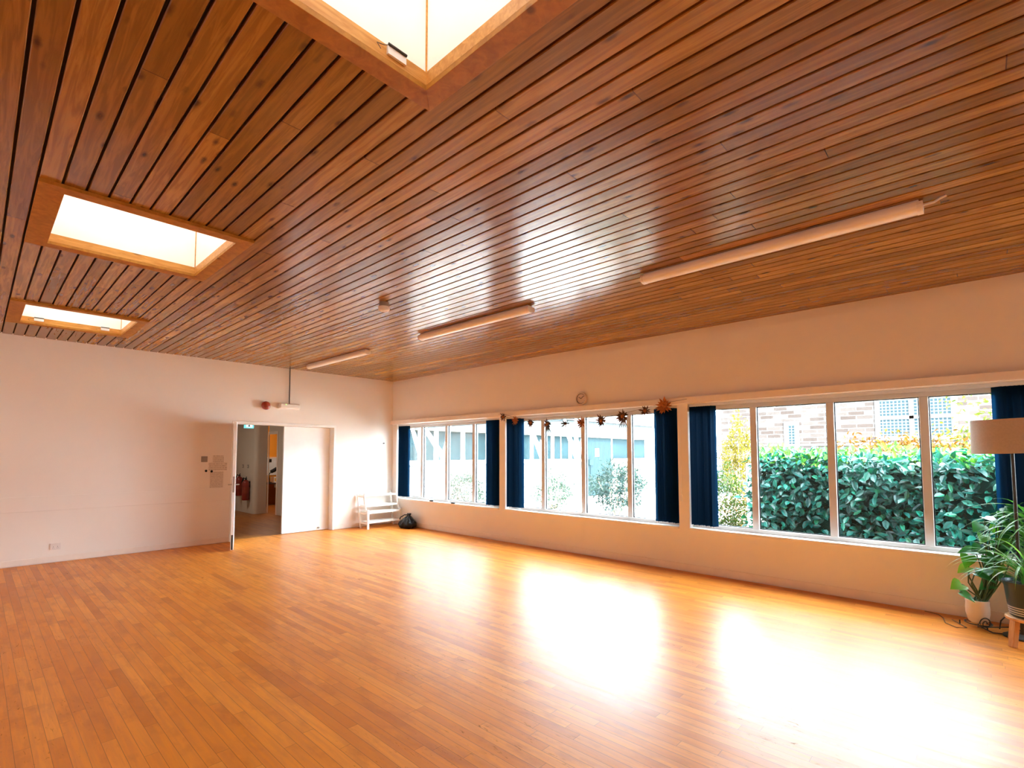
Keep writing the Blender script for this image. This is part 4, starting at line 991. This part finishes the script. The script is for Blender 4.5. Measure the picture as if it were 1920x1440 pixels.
# a second, taller strap-leaved plant behind, beside the lamp pole
tx, ty = -.22, -9.82
r = thing('tall_strap_plant', (tx, ty, 0), 'tall leafy plant with arching strap leaves between lamp and wall', 'plant')
b = MB(); b.lathe([(.09, 0), (.12, .2), (.125, .22), (.11, .22), (.105, .2), (0, .2)], (tx, ty, 0), 28); b.build('pot', M['darkpot'], r, smooth=True)
st = MB(); lv = MB()
for k in range(6):
    a = rd.uniform(0, 2 * PI); e = Vector((tx + .10 * math.cos(a), ty + .10 * math.sin(a), rd.uniform(.62, 1.02))); st.tube([(tx, ty, .2), ((tx + e.x) / 2, (ty + e.y) / 2, e.z * .55), e], [.014, .011, .008], 8)
    for q in range(22):
        zz = rd.uniform(.15, 0.0); strap_leaf(lv, (e.x, e.y, e.z - zz), rd.uniform(0, 2 * PI), rd.uniform(.25, .5), rd.uniform(.014, .03), rd.uniform(.3, 1.3), rd.uniform(1.2, 2.4))
for k in range(10):
    strap_leaf(lv, (tx, ty, rd.uniform(.8, 1.0)), math.atan2(.724, -.69) + rd.uniform(-.6, .6), rd.uniform(.45, .62), .014, rd.uniform(.3, .9), rd.uniform(.9, 1.8))
lv.v = [(min(x, -.05), y, z) for x, y, z in lv.v]
st.build('stems', M['stem'], r, smooth=True); lv.build('foliage', M['spider'], r, smooth=True)
b = MB(); pth = [(-.05, -9.0, .006), (-.09, -9.1, .006), (-.2, -9.14, .006), (-.36, -9.16, .006), (-.46, -9.24, .006), (-.40, -9.3, .006), (-.2, -9.2, .006)]
b.tube(pth, .004, 8); tag(b.build('floor_cable', M['string'], None, smooth=True, origin=(-.2, -9.15, 0)), 'thin brown cable curling on the floor left of the cream pot', 'cable')

# ------------------------------------------------------------------ light
w = bpy.data.worlds.new('overcast_sky'); S.world = w; w.use_nodes = True
t = w.node_tree; t.nodes.clear()
tc = t.nodes.new('ShaderNodeTexCoord'); sp = t.nodes.new('ShaderNodeSeparateXYZ'); rp = t.nodes.new('ShaderNodeValToRGB'); bg = t.nodes.new('ShaderNodeBackground'); ou = t.nodes.new('ShaderNodeOutputWorld')
t.links.new(tc.outputs['Generated'], sp.inputs[0]); t.links.new(sp.outputs[2], rp.inputs[0]); vm = t.nodes.new('ShaderNodeVectorMath'); vm.operation = 'DOT_PRODUCT'; vm.inputs[1].default_value = (-.20, -.88, .43)
t.links.new(tc.outputs['Generated'], vm.inputs[0])
mr = t.nodes.new('ShaderNodeMapRange'); mr.inputs[1].default_value = -.1; mr.inputs[2].default_value = .85; mr.inputs[3].default_value = 1.; mr.inputs[4].default_value = 2.45
t.links.new(vm.outputs['Value'], mr.inputs[0])
sc_ = t.nodes.new('ShaderNodeVectorMath'); sc_.operation = 'SCALE'; t.links.new(rp.outputs[0], sc_.inputs[0]); t.links.new(mr.outputs[0], sc_.inputs['Scale'])
t.links.new(sc_.outputs[0], bg.inputs[0]); t.links.new(bg.outputs[0], ou.inputs[0])
rp.color_ramp.elements[0].position = 0.; rp.color_ramp.elements[0].color = (.80, .95, 1.06, 1)
rp.color_ramp.elements[1].position = 1.; rp.color_ramp.elements[1].color = (.62, .66, .70, 1)
bg.inputs[1].default_value = 15.0
def portal(name, loc, rot, sx, sy):
    l = bpy.data.lights.new(name, 'AREA'); l.shape = 'RECTANGLE'; l.size = sx; l.size_y = sy; l.cycles.is_portal = True
    o = bpy.data.objects.new(name, l); C.objects.link(o); o.location = loc; o.rotation_euler = rot; return o
for i, c in enumerate(BC): portal('window_portal', (.19, c, 1.35), (0, PI / 2, 0), 1.56, 3.1)
for (y0, y1) in SKY: portal('skylight_portal', (-5.593, (y0 + y1) / 2, H + .58), (0, 0, 0), 1.0, 1.05)

# ------------------------------------------------------------------ camera
sl = bpy.data.lights.new('sun', 'SUN'); sl.energy = 26; sl.angle = math.radians(.6); sl.color = (1., .97, .92)
so = bpy.data.objects.new('sun', sl); C.objects.link(so); so.location = (-8, -12, 20)
so.rotation_euler = Vector((.55, .55, -.8)).to_track_quat('-Z', 'Y').to_euler()
cam = bpy.data.cameras.new('camera'); co = bpy.data.objects.new('camera', cam); C.objects.link(co); S.camera = co
co.location = (-6.4102, -9.4436, 1.5052)
co.rotation_euler = (math.radians(90 + 3.266), 0, -math.radians(46.403))
cam.sensor_fit = 'HORIZONTAL'; cam.sensor_width = 36; cam.lens = 36 * 941.317 / 1920
cam.shift_x = 20.07 / 1920; cam.shift_y = 78.71 / 1920; cam.clip_start = .05; cam.clip_end = 200

S.view_settings.view_transform = 'Standard'; S.view_settings.look = 'None'; S.view_settings.gamma = 1; S.view_settings.exposure = 1.12
S.view_settings.use_curve_mapping = False
S.cycles.use_denoising = True
S.cycles.max_bounces = 12; S.cycles.diffuse_bounces = 7; S.cycles.transparent_max_bounces = 16
S.cycles.sample_clamp_indirect = 8.0; S.cycles.caustics_reflective = False; S.cycles.caustics_refractive = False
